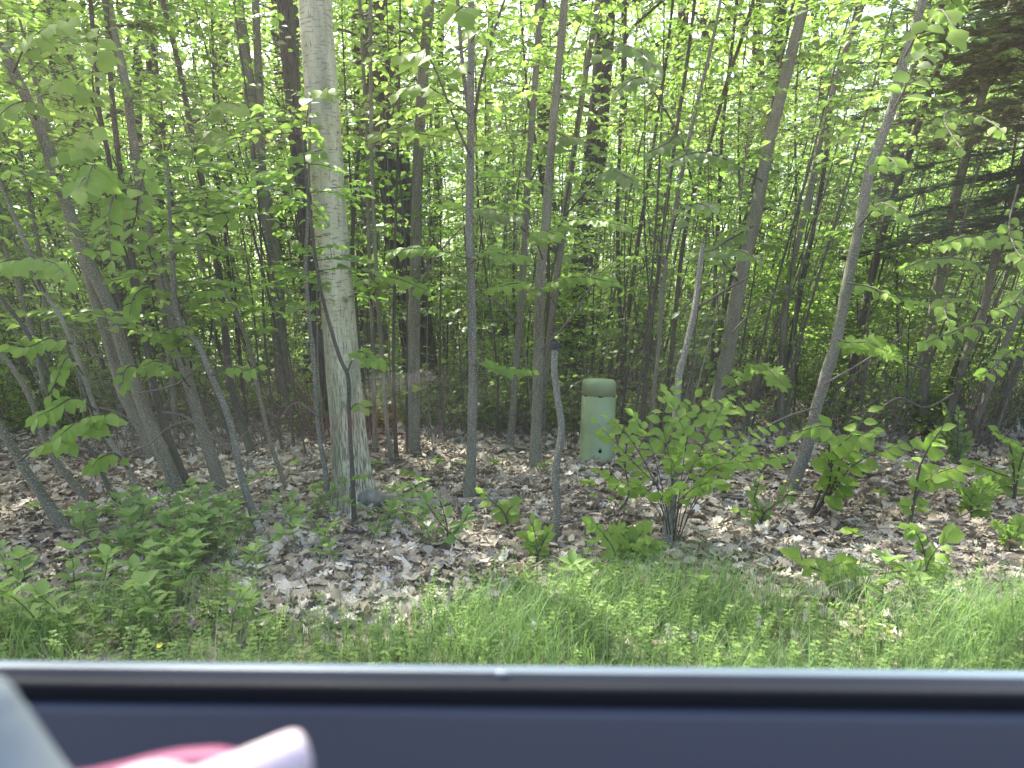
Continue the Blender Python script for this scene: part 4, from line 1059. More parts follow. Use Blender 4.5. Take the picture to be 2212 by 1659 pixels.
# beside and across the pale maple
mbranch('a10', [(662, 590), (640, 480), (630, 350), (690, 330)], 5.3, 12, 0.10, 20, Y2=4.8, start=0.3, droop=0.4)
mbranch('a10', [(664, 560), (660, 350), (670, 210), (715, 190)], 5.3, 14, 0.11, 21, Y2=4.7, start=0.45, droop=0.5)
mbranch('a10', [(664, 540), (620, 500), (570, 455), (520, 450)], 5.3, 12, 0.10, 22, Y2=4.9, start=0.2, droop=0.4)
mbranch('a10', [(662, 580), (620, 430), (600, 380), (560, 375)], 5.3, 10, 0.10, 23, Y2=4.8, start=0.3, droop=0.4)
mbranch('a11', [(752, 800), (770, 760), (790, 765), (815, 785)], 4.8, 7, 0.085, 24, Y2=4.6, start=0.3, droop=0.2, pairs=True)
mbranch('a11', [(754, 890), (765, 875), (775, 872), (785, 880)], 4.75, 3, 0.08, 25, Y2=4.6, start=0.5, droop=0.2)
mbranch('a11', [(763, 1060), (766, 1035), (772, 1030), (780, 1025)], 4.8, 3, 0.07, 26, Y2=4.6, start=0.5, droop=0.1)
# the large hanging leaves at the left
for k, (key, pts, Y, Y2, n, s) in enumerate([
    ('a14', [(215, 245), (200, 180), (205, 120), (215, 60)], 4.9, 4.0, 8, 0.13), ('a14', [(215, 250), (190, 200), (150, 180), (110, 170)], 4.9, 4.0, 8, 0.12),
    ('a14', [(246, 440), (215, 370), (200, 360), (180, 420)], 4.8, 3.7, 8, 0.14), ('a14', [(259, 513), (220, 400), (190, 380), (165, 410)], 4.8, 3.6, 6, 0.14),
    ('a14', [(259, 500), (250, 420), (235, 470), (240, 560)], 4.8, 3.9, 8, 0.12), ('a14', [(265, 530), (290, 480), (300, 420), (320, 340)], 4.9, 4.1, 9, 0.12),
    ('a12', [(98, 630), (60, 570), (30, 560), (-10, 570)], 4.2, 3.5, 7, 0.13), ('a12', [(64, 548), (90, 560), (120, 570), (150, 600)], 4.2, 3.7, 6, 0.11),
    ('a12', [(181, 811), (150, 770), (130, 800), (110, 850)], 4.1, 3.9, 6, 0.09), ('a12', [(207, 886), (160, 860), (120, 880), (80, 900)], 4.1, 3.7, 9, 0.11),
    ('a12', [(233, 946), (200, 920), (170, 910), (130, 940)], 4.1, 3.6, 10, 0.115), ('a12', [(233, 946), (230, 900), (220, 895), (190, 900)], 4.1, 3.8, 7, 0.10),
    ('a12', [(277, 1013), (250, 980), (215, 990), (200, 1010)], 4.1, 3.8, 6, 0.085), ('a12', [(156, 743), (110, 730), (60, 750), (20, 745)], 4.1, 3.8, 8, 0.10),
    ('a6', [(400, 790), (380, 740), (360, 720), (320, 725)], 5.0, 4.6, 9, 0.09), ('a6', [(387, 753), (375, 715), (390, 705), (410, 712)], 5.0, 4.6, 9, 0.075),
    ('a6', [(410, 836), (380, 800), (340, 780), (310, 790)], 5.0, 4.6, 8, 0.09), ('a6', [(376, 690), (420, 640), (450, 625), (470, 630)], 5.0, 4.5, 9, 0.09),
    ('a6', [(350, 600), (330, 560), (320, 520), (350, 500)], 5.1, 4.6, 8, 0.10), ('a6', [(360, 640), (320, 620), (290, 640), (280, 680)], 5.1, 4.5, 8, 0.10),
    ('a5', [(328, 810), (290, 790), (270, 800), (265, 830)], 4.9, 4.5, 5, 0.09), ('a5', [(320, 760), (330, 800), (350, 790), (350, 800)], 4.9, 4.5, 5, 0.08),
    ('a7', [(457, 812), (500, 790), (530, 800), (560, 790)], 4.5, 4.4, 6, 0.08), ('a7', [(372, 560), (400, 520), (440, 500), (450, 470)], 4.6, 4.3, 7, 0.09),
    ('a3', [(78, 259), (60, 220), (20, 230), (-10, 260)], 4.6, 4.0, 6, 0.14), ('a3', [(122, 381), (150, 330), (170, 320), (200, 280)], 4.7, 4.0, 8, 0.13),
    ('a3', [(29, 156), (60, 90), (100, 60), (150, 40)], 4.6, 3.9, 9, 0.13), ('a8', [(440, 416), (420, 330), (450, 280), (490, 300)], 6.6, 5.2, 10, 0.14),
    ('a8', [(411, 269), (460, 240), (490, 220), (520, 230)], 6.4, 5.0, 8, 0.13), ('a8', [(465, 540), (440, 470), (470, 430), (500, 420)], 6.6, 5.2, 8, 0.12),
    ('a9', [(425, 510), (460, 470), (480, 460), (500, 480)], 5.0, 4.6, 6, 0.1), ('a1', [(43, 996), (90, 960), (120, 950), (150, 960)], 3.9, 3.7, 8, 0.1)]):
    mbranch(key, pts, Y, int(n * 1.7), s * 0.86, 40 + k, w=5, Y2=Y2, start=0.2, droop=0.55, face=1.3)
# right-hand side
for k, (key, pts, Y, Y2, n, s, ms) in enumerate([
    ('c8', [(2105, 269), (2060, 240), (2040, 260), (2075, 320)], 7.0, 3.9, 9, 0.085, L_BEECH), ('c8', [(2105, 269), (2110, 250), (2150, 270), (2170, 290)], 6.0, 3.9, 6, 0.085, L_BEECH),
    ('c6', [(1954, 122), (1990, 60), (2030, 20), (2060, 60)], 5.0, 3.9, 7, 0.14, L_BEECH), ('c6', [(1930, 240), (1960, 180), (1985, 120), (2010, 100)], 5.0, 4.2, 7, 0.14, L_SHADE),
    ('c6', [(1880, 367), (1900, 350), (1920, 340), (1940, 360)], 5.0, 4.3, 6, 0.1, L_BEECH), ('c6', [(1856, 489), (1900, 440), (1930, 450), (1960, 470)], 5.0, 4.4, 6, 0.09, L_BEECH),
    ('c9', [(2175, 480), (2130, 520), (2090, 510), (2030, 530)], 6.5, 4.4, 16, 0.1, L_BEECH), ('c9', [(2200, 400), (2180, 480), (2190, 530), (2210, 560)], 6.0, 4.0, 9, 0.1, L_BEECH),
    ('c9', [(2142, 586), (2080, 560), (2010, 560), (1950, 580)], 6.5, 4.8, 14, 0.1, L_BEECH), ('c9', [(2125, 670), (2060, 640), (2040, 660), (2050, 700)], 6.5, 4.2, 8, 0.1, L_BEECH),
    ('c10', [(2185, 713), (2110, 700), (2050, 720), (2000, 740)], 6.0, 4.4, 9, 0.11, L_BEECH), ('c10', [(2235, 600), (2200, 640), (2180, 660), (2150, 670)], 5.8, 4.0, 8, 0.095, L_BEECH),
    ('c6', [(1831, 611), (1880, 620), (1930, 640), (1990, 650)], 5.2, 4.8, 8, 0.09, L_BEECH), ('c6', [(1807, 733), (1840, 740), (1880, 740), (1920, 760)], 5.2, 4.9, 10, 0.13, L_MAPLE),
    ('c3', [(1597, 611), (1560, 560), (1590, 540), (1640, 560)], 7.2, 5.0, 14, 0.1, L_SHADE), ('c3', [(1626, 489), (1570, 520), (1540, 540), (1500, 545)], 7.2, 5.4, 12, 0.1, L_SHADE),
    ('c3', [(1646, 391), (1560, 340), (1500, 330), (1450, 350)], 7.2, 5.8, 16, 0.11, L_SHADE), ('c1', [(1500, 416), (1470, 300), (1440, 310), (1400, 330)], 8.0, 6.4, 12, 0.12, L_SHADE),
    ('c3', [(1560, 840), (1610, 800), (1650, 790), (1690, 830)], 7.2, 5.6, 12, 0.13, L_MAPLE), ('c11', [(2212, 753), (2180, 760), (2150, 790), (2120, 810)], 5.8, 4.4, 7, 0.09, L_BEECH),
    ('c15', [(1440, 560), (1460, 470), (1500, 440), (1540, 450)], 6.5, 5.4, 10, 0.11, L_SHADE), ('b9', [(1221, 465), (1300, 380), (1330, 370), (1370, 390)], 7.0, 6.0, 12, 0.12, L_SHADE),
    ('b9', [(1267, 147), (1330, 100), (1380, 110), (1420, 150)], 7.0, 5.8, 14, 0.13, L_SHADE), ('c14', [(1462, 280), (1400, 180), (1370, 170), (1330, 200)], 6.8, 5.8, 12, 0.12, L_SHADE)]):
    mbranch(key, pts, Y, int(n * 1.5), s * 0.95, 90 + k, w=5, Y2=Y2, start=0.15, droop=0.4, face=1.1, meshes=ms)

# ------------------------------------------------------------------ low shrubs and seedlings near the verge
def shrub(name, base_px, label, cat, branches, seed, meshes=L_BEECH, size=0.075, bark=None, face=0.6, pairs=True, w=6, droop=0.2, start=0.25, dY=0.0):
    """base_px on the measuring grid; branches: (list of grid points, forward offset of the tip in metres, number of leaf pairs)"""
    rng = np.random.default_rng(seed)
    b = on_ground(*base_px); b[1] += dY
    root = thing(name, tuple(b), label, cat)
    for k, (pts, off, n) in enumerate(branches):
        ys = np.linspace(b[1], b[1] + off, len(pts) + 1)[1:]
        P = [b + np.array([0, 0, -0.03])] + [at(x, y, yy) for (x, y), yy in zip(pts, ys)]
        leafy_branch(root, b, P, w / 2 / FPX * b[1] * rng.uniform(.7, 1.1), n, size, rng, meshes, start=start, face=face, bark=bark or B_DARK, droop=droop, name='branch', pairs=pairs)
    return root
shrub('beech_shrub', (1455, 1185), 'bright green leafy shrub around the foot of the broken grey stem', 'shrub', [
    ([(1420, 1040), (1440, 960), (1500, 860)], 0.1, 9), ([(1430, 1050), (1400, 950), (1370, 900)], 0.0, 7), ([(1440, 1080), (1380, 1010), (1290, 915)], 0.3, 8),
    ([(1450, 1050), (1480, 950), (1440, 850)], 0.0, 8), ([(1470, 1080), (1520, 960), (1560, 880)], 0.1, 9), ([(1500, 1090), (1560, 1010), (1620, 960)], 0.0, 8),
    ([(1440, 1100), (1430, 1070), (1460, 1050)], -0.3, 9), ([(1440, 1120), (1490, 1060), (1540, 1040)], -0.25, 10), ([(1430, 1100), (1400, 1060), (1380, 1050)], -0.15, 8),
    ([(1460, 1080), (1500, 1000), (1530, 990)], -0.1, 10), ([(1470, 1050), (1500, 900), (1590, 850)], 0.2, 8), ([(1460, 1080), (1450, 1010), (1470, 960)], -0.2, 10),
    ([(1500, 1080), (1560, 960), (1680, 915)], 0.3, 9), ([(1470, 1090), (1540, 1010), (1590, 1000)], -0.1, 7), ([(1500, 1060), (1600, 1000), (1700, 985)], 0.1, 8), ([(1430, 1080), (1370, 960), (1320, 905)], 0.1, 6), ([(1420, 1100), (1360, 1050), (1300, 1020)], 0.0, 5), ([(1490, 1020), (1560, 900), (1640, 865)], 0.3, 7), ([(1450, 1020), (1430, 900), (1460, 835)], 0.1, 7)], 1, size=0.074, face=0.9, droop=0.25, start=0.55, w=3.5)
shrub('maple_seedling', (1370, 1225), 'knee-high maple seedling with toothed lobed leaves, below the bright shrub', 'seedling', [
    ([(1365, 1180), (1340, 1150)], -0.05, 5), ([(1370, 1180), (1390, 1145)], -0.05, 5), ([(1375, 1190), (1410, 1170)], -0.05, 4), ([(1365, 1190), (1345, 1180)], 0.0, 4)], 2, L_MAPLE, 0.1, face=0.9, droop=0.3)
shrub('beech_seedling', (1310, 1245), 'small seedling with round leaves on a thin dark stem, left of the maple seedling', 'seedling', [
    ([(1330, 1200), (1300, 1150), (1280, 1130)], -0.05, 7), ([(1350, 1225), (1380, 1240)], -0.1, 6), ([(1310, 1220), (1330, 1230)], -0.1, 5)], 3, size=0.075, face=0.9)
shrub('beech_seedling', (1285, 1130), 'seedling with a few bright leaves in front of the green pedestal', 'seedling', [
    ([(1355, 1080), (1350, 1000), (1360, 920)], 0.2, 7), ([(1330, 1090), (1290, 1070)], 0.0, 3)], 4, size=0.06)
shrub('beech_sapling', (1745, 1120), 'leafy sapling with long arching twigs of large drooping leaves', 'sapling', [
    ([(1790, 1060), (1790, 980), (1790, 920), (1700, 940)], -0.2, 10), ([(1800, 1050), (1830, 960), (1880, 930)], -0.3, 10), ([(1800, 1060), (1850, 1000), (1960, 950)], -0.1, 12),
    ([(1790, 1050), (1800, 980), (1840, 940)], -0.3, 8), ([(1800, 1000), (1850, 930), (1870, 890)], 0.0, 5)], 5, size=0.115, face=0.8, droop=0.55, w=7)
shrub('beech_sapling', (1960, 1160), 'low sapling whose big paired leaves hang over the leaf litter at the right', 'sapling', [
    ([(1975, 1080), (1990, 1000), (2030, 930)], -0.2, 10), ([(1975, 1080), (2010, 1030), (2060, 1010)], -0.1, 7)], 6, size=0.10, face=0.8, droop=0.5, w=9)
shrub('beech_seedling', (1785, 1270), 'seedling with heart-shaped leaves among the verge grass at the right', 'seedling', [
    ([(1780, 1240), (1740, 1220), (1730, 1200)], -0.1, 6), ([(1790, 1230), (1820, 1215)], -0.1, 6), ([(1790, 1230), (1850, 1230)], -0.1, 5)], 7, size=0.085, face=0.9)
shrub('beech_seedling', (1990, 1270), 'upright seedling with bright leaves stacked up its stem at the verge', 'seedling', [
    ([(2000, 1220), (1985, 1160), (1960, 1140)], 0.0, 10), ([(2000, 1230), (2020, 1190), (2055, 1155)], -0.1, 7), ([(1990, 1240), (2010, 1230), (2020, 1240)], -0.1, 5)], 8, size=0.075, face=0.9)
shrub('maple_seedling', (2090, 1130), 'maple seedling with toothed leaves under the twig tangle', 'seedling', [
    ([(2100, 1090), (2080, 1060)], 0, 6), ([(2110, 1080), (2130, 1050)], 0, 6), ([(2100, 1100), (2120, 1090)], -.05, 5)], 9, L_MAPLE, 0.095, face=0.9)
shrub('beech_sapling', (2190, 1090), 'low leafy sapling at the right edge with stacked pale leaves', 'sapling', [
    ([(2190, 1020), (2180, 960), (2150, 930)], -0.1, 9), ([(2200, 1020), (2210, 970), (2180, 950)], -0.2, 9), ([(2190, 1040), (2150, 1020), (2100, 1000)], 0.0, 9), ([(2190, 1060), (2170, 1050), (2140, 1060)], 0, 6)], 10, size=0.09, face=0.8)
shrub('maple_seedling', (2180, 1190), 'small bright maple seedling at the right edge of the litter', 'seedling', [
    ([(2180, 1160), (2160, 1140)], 0, 5), ([(2190, 1160), (2205, 1135)], 0, 5)], 11, L_MAPLE, 0.085, face=0.9)
shrub('beech_seedling', (1640, 1150), 'seedling with small green leaves left of the swept grey trunk', 'seedling', [
    ([(1650, 1110), (1630, 1080), (1640, 1040)], 0.0, 9), ([(1650, 1110), (1690, 1080), (1700, 1060)], 0, 6), ([(1640, 1120), (1600, 1100)], 0, 5)], 12, meshes=L_SHADE, size=0.06, face=0.9)
shrub('leafy_shrub', (2070, 1010), 'dense bushy green shrub with small leaves right of the arching twigs', 'shrub', [
    ([(2060, 950), (2040, 880)], 0, 14), ([(2070, 950), (2070, 890)], 0, 14), ([(2060, 970), (2030, 930)], 0, 12), ([(2075, 970), (2090, 940)], 0, 12), ([(2060, 980), (2050, 930)], 0, 12)], 13, meshes=L_SHADE, size=0.07, face=0.7)
shrub('beech_seedling', (1045, 1190), 'small seedling with bright leaves on a bent black stem below the centre sapling', 'seedling', [
    ([(975, 1190), (965, 1130), (950, 1080)], 0, 9), ([(975, 1170), (1000, 1130), (1010, 1110)], 0, 8), ([(970, 1150), (930, 1100), (920, 1080)], 0, 7)], 14, size=0.07, face=0.8, meshes=L_LANCE)
shrub('beech_seedling', (1100, 1150), 'sparse seedling with yellow-green leaves between centre sapling and cut stub', 'seedling', [
    ([(1090, 1110), (1060, 1080), (1045, 1065)], 0, 5), ([(1095, 1110), (1110, 1090)], 0, 5)], 15, size=0.075, face=0.9)
shrub('beech_seedling', (1160, 1215), 'leafy seedling pressed against the left side of the cut stub', 'seedling', [
    ([(1160, 1180), (1150, 1130)], 0, 9), ([(1165, 1190), (1185, 1150)], 0, 8), ([(1160, 1190), (1135, 1160)], 0, 7)], 16, size=0.055, face=0.8)
for k, (x, y, lab) in enumerate([(880, 1035, 'five-leaved seedling just right of the thick pale maple'), (1008, 1010, 'tiny seedling behind the centre sapling'), (945, 1010, 'tiny star-leaved seedling between maple and centre sapling'),
        (815, 1005, 'tiny seedling on the right flank of the maple foot'), (1176, 1015, 'seedling with spread leaves at the foot of the thicker straight stem'), (1098, 925, 'seedling at the bend of the slender curved stem'),
        (1065, 1000, 'tiny seedling in the sunlit litter patch at centre'), (1270, 1060, 'yellowish seedling just left below the pedestal'), (640, 1010, 'seedling in the red brush left of the maple'),
        (590, 1030, 'shaded seedling between the bent slim stem and the forked tree'), (510, 1100, 'seedling beside the foot of the crooked grey stem'), (300, 1090, 'seedling near the foot of the far-leaning grey stem'),
        (230, 1120, 'seedling left of the weed patch'), (80, 1110, 'seedling in the dry leaves at the left edge'), (700, 1070, 'seedling at the left foot of the maple'), (1560, 1075, 'seedling under the bright shrub'),
        (1900, 1090, 'seedling in leaf litter left of the short leaning stick'), (1840, 1180, 'seedling near the grey forked twig'), (1330, 1075, 'seedling below the right side of the pedestal'), (1945, 1240, 'seedling beside the verge at the right')]):
    rngq = np.random.default_rng(300 + k)
    b = on_ground(x, y + 12)
    root = thing('tiny_seedling', tuple(b), lab, 'seedling')
    h = rngq.uniform(0.06, 0.14)
    mb = MB(); mb.tube([(0, 0, -.02), (0.005, 0, h * .6), (0, 0, h)], [0.002, 0.0018, 0.0015], 4); put('stem', mb.mesh('stem', M_STEMG), root)
    n = int(rngq.integers(5, 8))
    for j in range(n):
        a = j / n * 6.283 + rngq.uniform(0, .5)
        one_leaf(L_BEECH, root, (0, 0, h * rngq.uniform(.75, 1)), (math.cos(a), math.sin(a), 0.15), (rngq.normal(0, .15), -0.35, 1), rngq.uniform(0.05, 0.085), rngq)

# weeds: a patch of upright lance-leaved plants at the left, scattered ones elsewhere
def weed(h, whorls, size, seed):
    rng = np.random.default_rng(seed)
    root = thing('leafy_weed', (0, 0, 0), 'x', 'weed')
    bend = rng.normal(0, 0.06, 2)
    P = np.array([(bend[0] * (z / h) ** 2, bend[1] * (z / h) ** 2, z) for z in np.linspace(-0.02, h, 8)])
    mb = MB(); mb.tube(P, np.linspace(0.0035, 0.0015, 8), 5); put('stem', mb.mesh('stem', M_STEMG), root)
    a0 = 0
    for k in range(whorls):
        u = 0.25 + 0.75 * k / (whorls - 1); f = u * 7; i0 = min(int(f), 6); p = P[i0] + (P[i0 + 1] - P[i0]) * (f - i0)
        a0 += 1.57 + rng.normal(0, 0.2)
        m = 2 if k < whorls - 1 else 4
        for j in range(m):
            a = a0 + j * 6.283 / m
            up = 0.2 + 0.55 * u
            s = size * (0.75 + 0.5 * math.sin(u * 2.4)) * rng.uniform(.85, 1.1)
            one_leaf(L_LANCE, root, p, (math.cos(a), math.sin(a), up), (-math.cos(a) * up, -math.sin(a) * up, 1), s, rng)
    return root
def copy_tree(o, parent=None):
    c = o.copy(); COL.objects.link(c); c.parent = parent
    for ch in KIDS[o.name]: copy_tree(ch, c)
    return c
WK = [weed(0.25, 6, 0.07, 1), weed(0.2, 5, 0.078, 2), weed(0.3, 7, 0.068, 3), weed(0.17, 5, 0.06, 4), weed(0.23, 6, 0.08, 5)]
KIDS = {}
for o in bpy.data.objects:
    KIDS.setdefault(o.name, [])
    if o.parent: KIDS.setdefault(o.parent.name, []).append(o)
rngw = np.random.default_rng(9)
wp = []
while len(wp) < 72:
    x = rngw.normal(395, 115); y = rngw.normal(1205, 62)
    if 1095 < y < 1330 and 140 < x < 610: wp.append((x, y, 'upright weed with paired pointed leaves in the dense patch at the left verge', 'weeds of the dense patch at the left'))
for x, y in [(700, 1180), (730, 1165), (690, 1225), (670, 1130), (725, 1230), (620, 1130), (650, 1150), (850, 1130), (835, 1175), (862, 1165), (820, 1140), (875, 1115), (715, 1120), (640, 1185), (905, 1180), (930, 1190), (800, 1185)]:
    wp.append((x, y, 'upright weed with pointed leaves in the litter below the thick pale maple', 'weeds below the thick pale maple'))
for x, y in [(95, 1395), (30, 1385), (150, 1390), (20, 1260), (60, 1275), (330, 1370), (370, 1395), (500, 1395), (560, 1385), (15, 1330), (260, 1400), (1500, 1340), (1290, 1290), (1250, 1280), (1320, 1300), (1900, 1330), (1960, 1300)]:
    wp.append((x, y, 'broad-leaved weed standing in the verge grass', 'broad-leaved weeds in the verge grass'))
for k, (x, y, lab, grp) in enumerate(wp):
    o = WK[k] if k < 5 else copy_tree(WK[int(rngw.integers(5))])
    p = on_ground(x, y)
    o.location = (p[0], p[1], p[2]); o.rotation_euler = (rngw.normal(0.1, .1), rngw.normal(0, .1), rngw.uniform(0, 6.28)); o.scale = (rngw.uniform(.8, 1.15),) * 3
    o['label'] = lab; o['group'] = grp

# buttercups
M_YEL = simple('buttercup_yellow', (0.8, 0.62, 0.03), 0.4, 0.5, 0.1)
for k, (x, y, lab) in enumerate([(1695, 1040, 'yellow buttercup left of the swept grey trunk, lower of two'), (1722, 1038, 'yellow buttercup touching the swept foot of the grey trunk'),
        (1850, 1215, 'yellow buttercup over the heart-leaved seedling'), (2043, 1300, 'yellow buttercup beside the upright bright seedling'), (1920, 1365, 'yellow buttercup low in the verge grass at the right'), (345, 1395, 'tiny yellow flower in the left verge grass')]):
    b = on_ground(x, y + 45); t = at(x, y, b[1])
    root = thing('buttercup', tuple(b), lab, 'flower'); h = t[2] - b[2]
    mb = MB(); mb.tube([(0, 0, -.02), (0.01, 0, h * .5), (t[0] - b[0], 0, h)], [0.0015, 0.0012, 0.001], 4); put('stem', mb.mesh('stem', M_STEMG), root)
    pt = np.array([(0, 0, 0), (0.5, .5, .15), (0.3, 1, .35), (-0.3, 1, .35), (-0.5, .5, .15)])
    me = bpy.data.meshes.get('petal')
    if me is None:
        mb = MB(); mb.add(pt * 0.011, [(0, 1, 2), (0, 2, 3), (0, 3, 4)]); me = mb.mesh('petal', M_YEL)
    for j in range(5):
        o = put('petal', me, root, (t[0] - b[0], 0, h)); o.rotation_euler = (0.5, 0, 0); o.rotation_mode = 'XYZ'
        o.matrix_basis = Matrix.Translation((t[0] - b[0], 0, h)) @ Matrix.Rotation(0.5, 4, 'X') @ Matrix.Rotation(j * 1.2566, 4, 'Z')
# white grass heads
M_SEED = simple('pale_seed_head', (0.5, 0.5, 0.38), 0.8, 0.2, 0.4, 80)
for k, (x, y, tx, ty) in enumerate([(1440, 1425, 1442, 1372), (1460, 1400, 1458, 1385), (1508, 1425, 1500, 1385), (1722, 1440, 1712, 1412), (1180, 1400, 1152, 1360), (1648, 1420, 1640, 1350), (845, 1400, 850, 1350), (970, 1410, 975, 1375), (1118, 1420, 1115, 1390), (1760, 1420, 1740, 1340)]):
    b = on_ground(x, min(y + 30, 1440)); t = at(tx, ty, b[1] - 0.05) - b
    root = thing('grass_stalk', tuple(b), 'green grass stalk with a pale feathery seed head in the verge grass', 'grass stalk', 'seed-headed grass stalks in the verge')
    mb = MB(); mb.tube([(0, 0, -.02), (t[0] * .4, t[1] * .4, t[2] * .6), tuple(t)], [0.0014, 0.0012, 0.001], 4); put('stem', mb.mesh('stem', M_STEMG), root)
    r_ = np.random.default_rng(k); mb = MB(); n = 46
    u = r_.uniform(0, 1, n); P = t + np.stack([r_.normal(0, .004, n), r_.normal(0, .004, n), 0.045 * u - 0.01], 1)
    d = np.stack([r_.normal(0, .5, n), r_.normal(0, .5, n), np.ones(n)], 1); X, Y, Z = frames(d, r_.normal(0, 1, (n, 3)), r_)
    mb.scatter(LF_FAR[0], LF_FAR[1], P, X * .007, Y * .011, Z * .01); put('seed_head', mb.mesh('seed_head', M_SEED), root)

# ------------------------------------------------------------------ fallen leaves, grass and herbs of the verge
def litter():
    rng = np.random.default_rng(31); mb = MB()
    def layer(n, y0, y1, s0, s1, tm, pw=1.0, up=0.02, tilt=0.3, scale_tint=(0.1, 1.0)):
        y = y0 + (y1 - y0) * rng.uniform(0, 1, n) ** pw; x = rng.uniform(-1, 1, n) * (0.7 * y + 0.5)
        edge = 3.2 + 0.1 * np.sin(x * 1.3 + 1) + 0.12 * np.sin(x * 3.1)
        keep = (y > edge) | (rng.uniform(0, 1, n) < 0.25)
        x, y = x[keep], y[keep]; n = len(x)
        a = rng.uniform(0, 6.283, n)
        d = np.stack([np.cos(a), np.sin(a), rng.normal(0.05, 0.28, n)], 1)
        nn = np.stack([rng.normal(0, tilt, n), rng.normal(-0.1, tilt, n), np.ones(n) * rng.choice([1, 1, 1, -1], n)], 1)
        X, Y, Z = frames(d, nn, rng)
        L = rng.uniform(s0, s1, n)[:, None]
        cur = rng.uniform(-1.2, 3.0, n)[:, None]
        P = np.stack([x, y, H(x, y) + rng.uniform(0.004, up, n)], 1)
        t = np.clip(rng.beta(2.2, 1.8, n) + 0.12 * np.sin(x * 2.1 + y), 0, 1)
        mb.scatter(tm[0], tm[1], P, X * L * rng.uniform(0.7, 1.15, n)[:, None], Y * L, Z * L * cur, 0, t)
    layer(11500, 2.9, 9, 0.055, 0.115, LF_OAK, 1.1, 0.05, 0.42)
    layer(6500, 2.9, 9, 0.05, 0.09, LF_MAPLE, 1.1, 0.05, 0.45)
    layer(14000, 3.3, 14, 0.05, 0.09, LF_MID, 1.1, 0.045, 0.45)
    layer(12000, 8, 24, 0.09, 0.16, LF_MID, 1.0, 0.05, 0.4)
    return mb.mesh('leaf_litter', M_DRY)
tag(put('leaf_litter', litter()), 'thick layer of curled dry brown leaves on the forest floor', kind='stuff')

def twigs():
    rng = np.random.default_rng(32); mb = MB()
    for k in range(1100):
        y = 3.8 + 9 * rng.uniform(0, 1) ** 1.2; x = rng.uniform(-1, 1) * (0.68 * y + .4); a = rng.uniform(0, 6.283); L = rng.uniform(0.08, 0.5)
        d = np.array([math.cos(a), math.sin(a) * .7, rng.normal(0.02, 0.08)]); p = np.array([x, y, float(H(x, y)) + rng.uniform(0.01, 0.05)])
        m = p + d * L * .5 + rng.normal(0, .012, 3)
        mb.tube([p, m, p + d * L], [rng.uniform(0.0015, 0.0045), 0.0022, 0.001], 4, int(rng.integers(2)), cap=False)
    return mb.mesh('twig_litter', [M_TWIG, M_TWIGG])
tag(put('twig_litter', twigs()), 'fine dead twigs scattered over the dry leaves', kind='stuff')

def verge_edge(x): return 3.36 + 0.1 * np.sin(x * 1.3 + 1) + 0.12 * np.sin(x * 3.1) - 0.25 * np.exp(-((x + 0.75) / 0.45) ** 2) + 0.12 * np.exp(-((x - 0.35) / 0.5) ** 2)
def grass():
    rng = np.random.default_rng(33); mb = MB()
    n = 95000
    x = rng.uniform(-3.4, 3.4, n); y = 1.7 + 2.5 * rng.uniform(0, 1, n) ** 0.8
    dens = 0.5 + 0.5 * np.sin(x * 2.3 + y * 1.7) * np.sin(x * 4.9 - y * 3.1 + 1)
    wx = 0.35 + 0.65 * (1 / (1 + np.exp(-(x + 0.2) * 2.5)))
    keep = (y < verge_edge(x) + rng.normal(0, 0.14, n)) & (rng.uniform(0, 1, n) < (0.3 + 0.7 * dens) * wx)
    x, y = x[keep], y[keep]; n = len(x)
    h = rng.uniform(0.09, 0.36, n) * (0.5 + 0.75 * (0.5 + 0.5 * np.sin(x * 3.3 + 2) * np.sin(y * 5)))
    a = rng.uniform(0, 6.283, n); bend = rng.uniform(0.15, 1.0, n) * h; wd = rng.uniform(0.0012, 0.003, n)
    t = np.linspace(0, 1, 5)
    cx = x[:, None] + (np.cos(a) * bend)[:, None] * t ** 2; cy = y[:, None] + (np.sin(a) * bend)[:, None] * t ** 2
    cz = H(x, y)[:, None] - 0.01 + h[:, None] * (t - 0.25 * t ** 3)
    w = wd[:, None] * (1 - t * 0.9)
    sx, sy = -np.sin(a)[:, None] * w, np.cos(a)[:, None] * w
    V = np.stack([np.stack([cx - sx, cy - sy, cz], -1), np.stack([cx + sx, cy + sy, cz], -1)], 2).reshape(-1, 3)
    base = (np.arange(n) * 10)[:, None, None]; q = np.array([(0, 1, 3, 2), (2, 3, 5, 4), (4, 5, 7, 6), (6, 7, 9, 8)])
    F = (base + q[None]).reshape(-1, 4)
    mb.add(V, F, 0, None, np.repeat(rng.uniform(0, 1, n), 10))
    return mb.mesh('verge_grass', M_GRASS)
tag(put('grass', grass()), 'fine green grass growing along the road verge', kind='stuff')

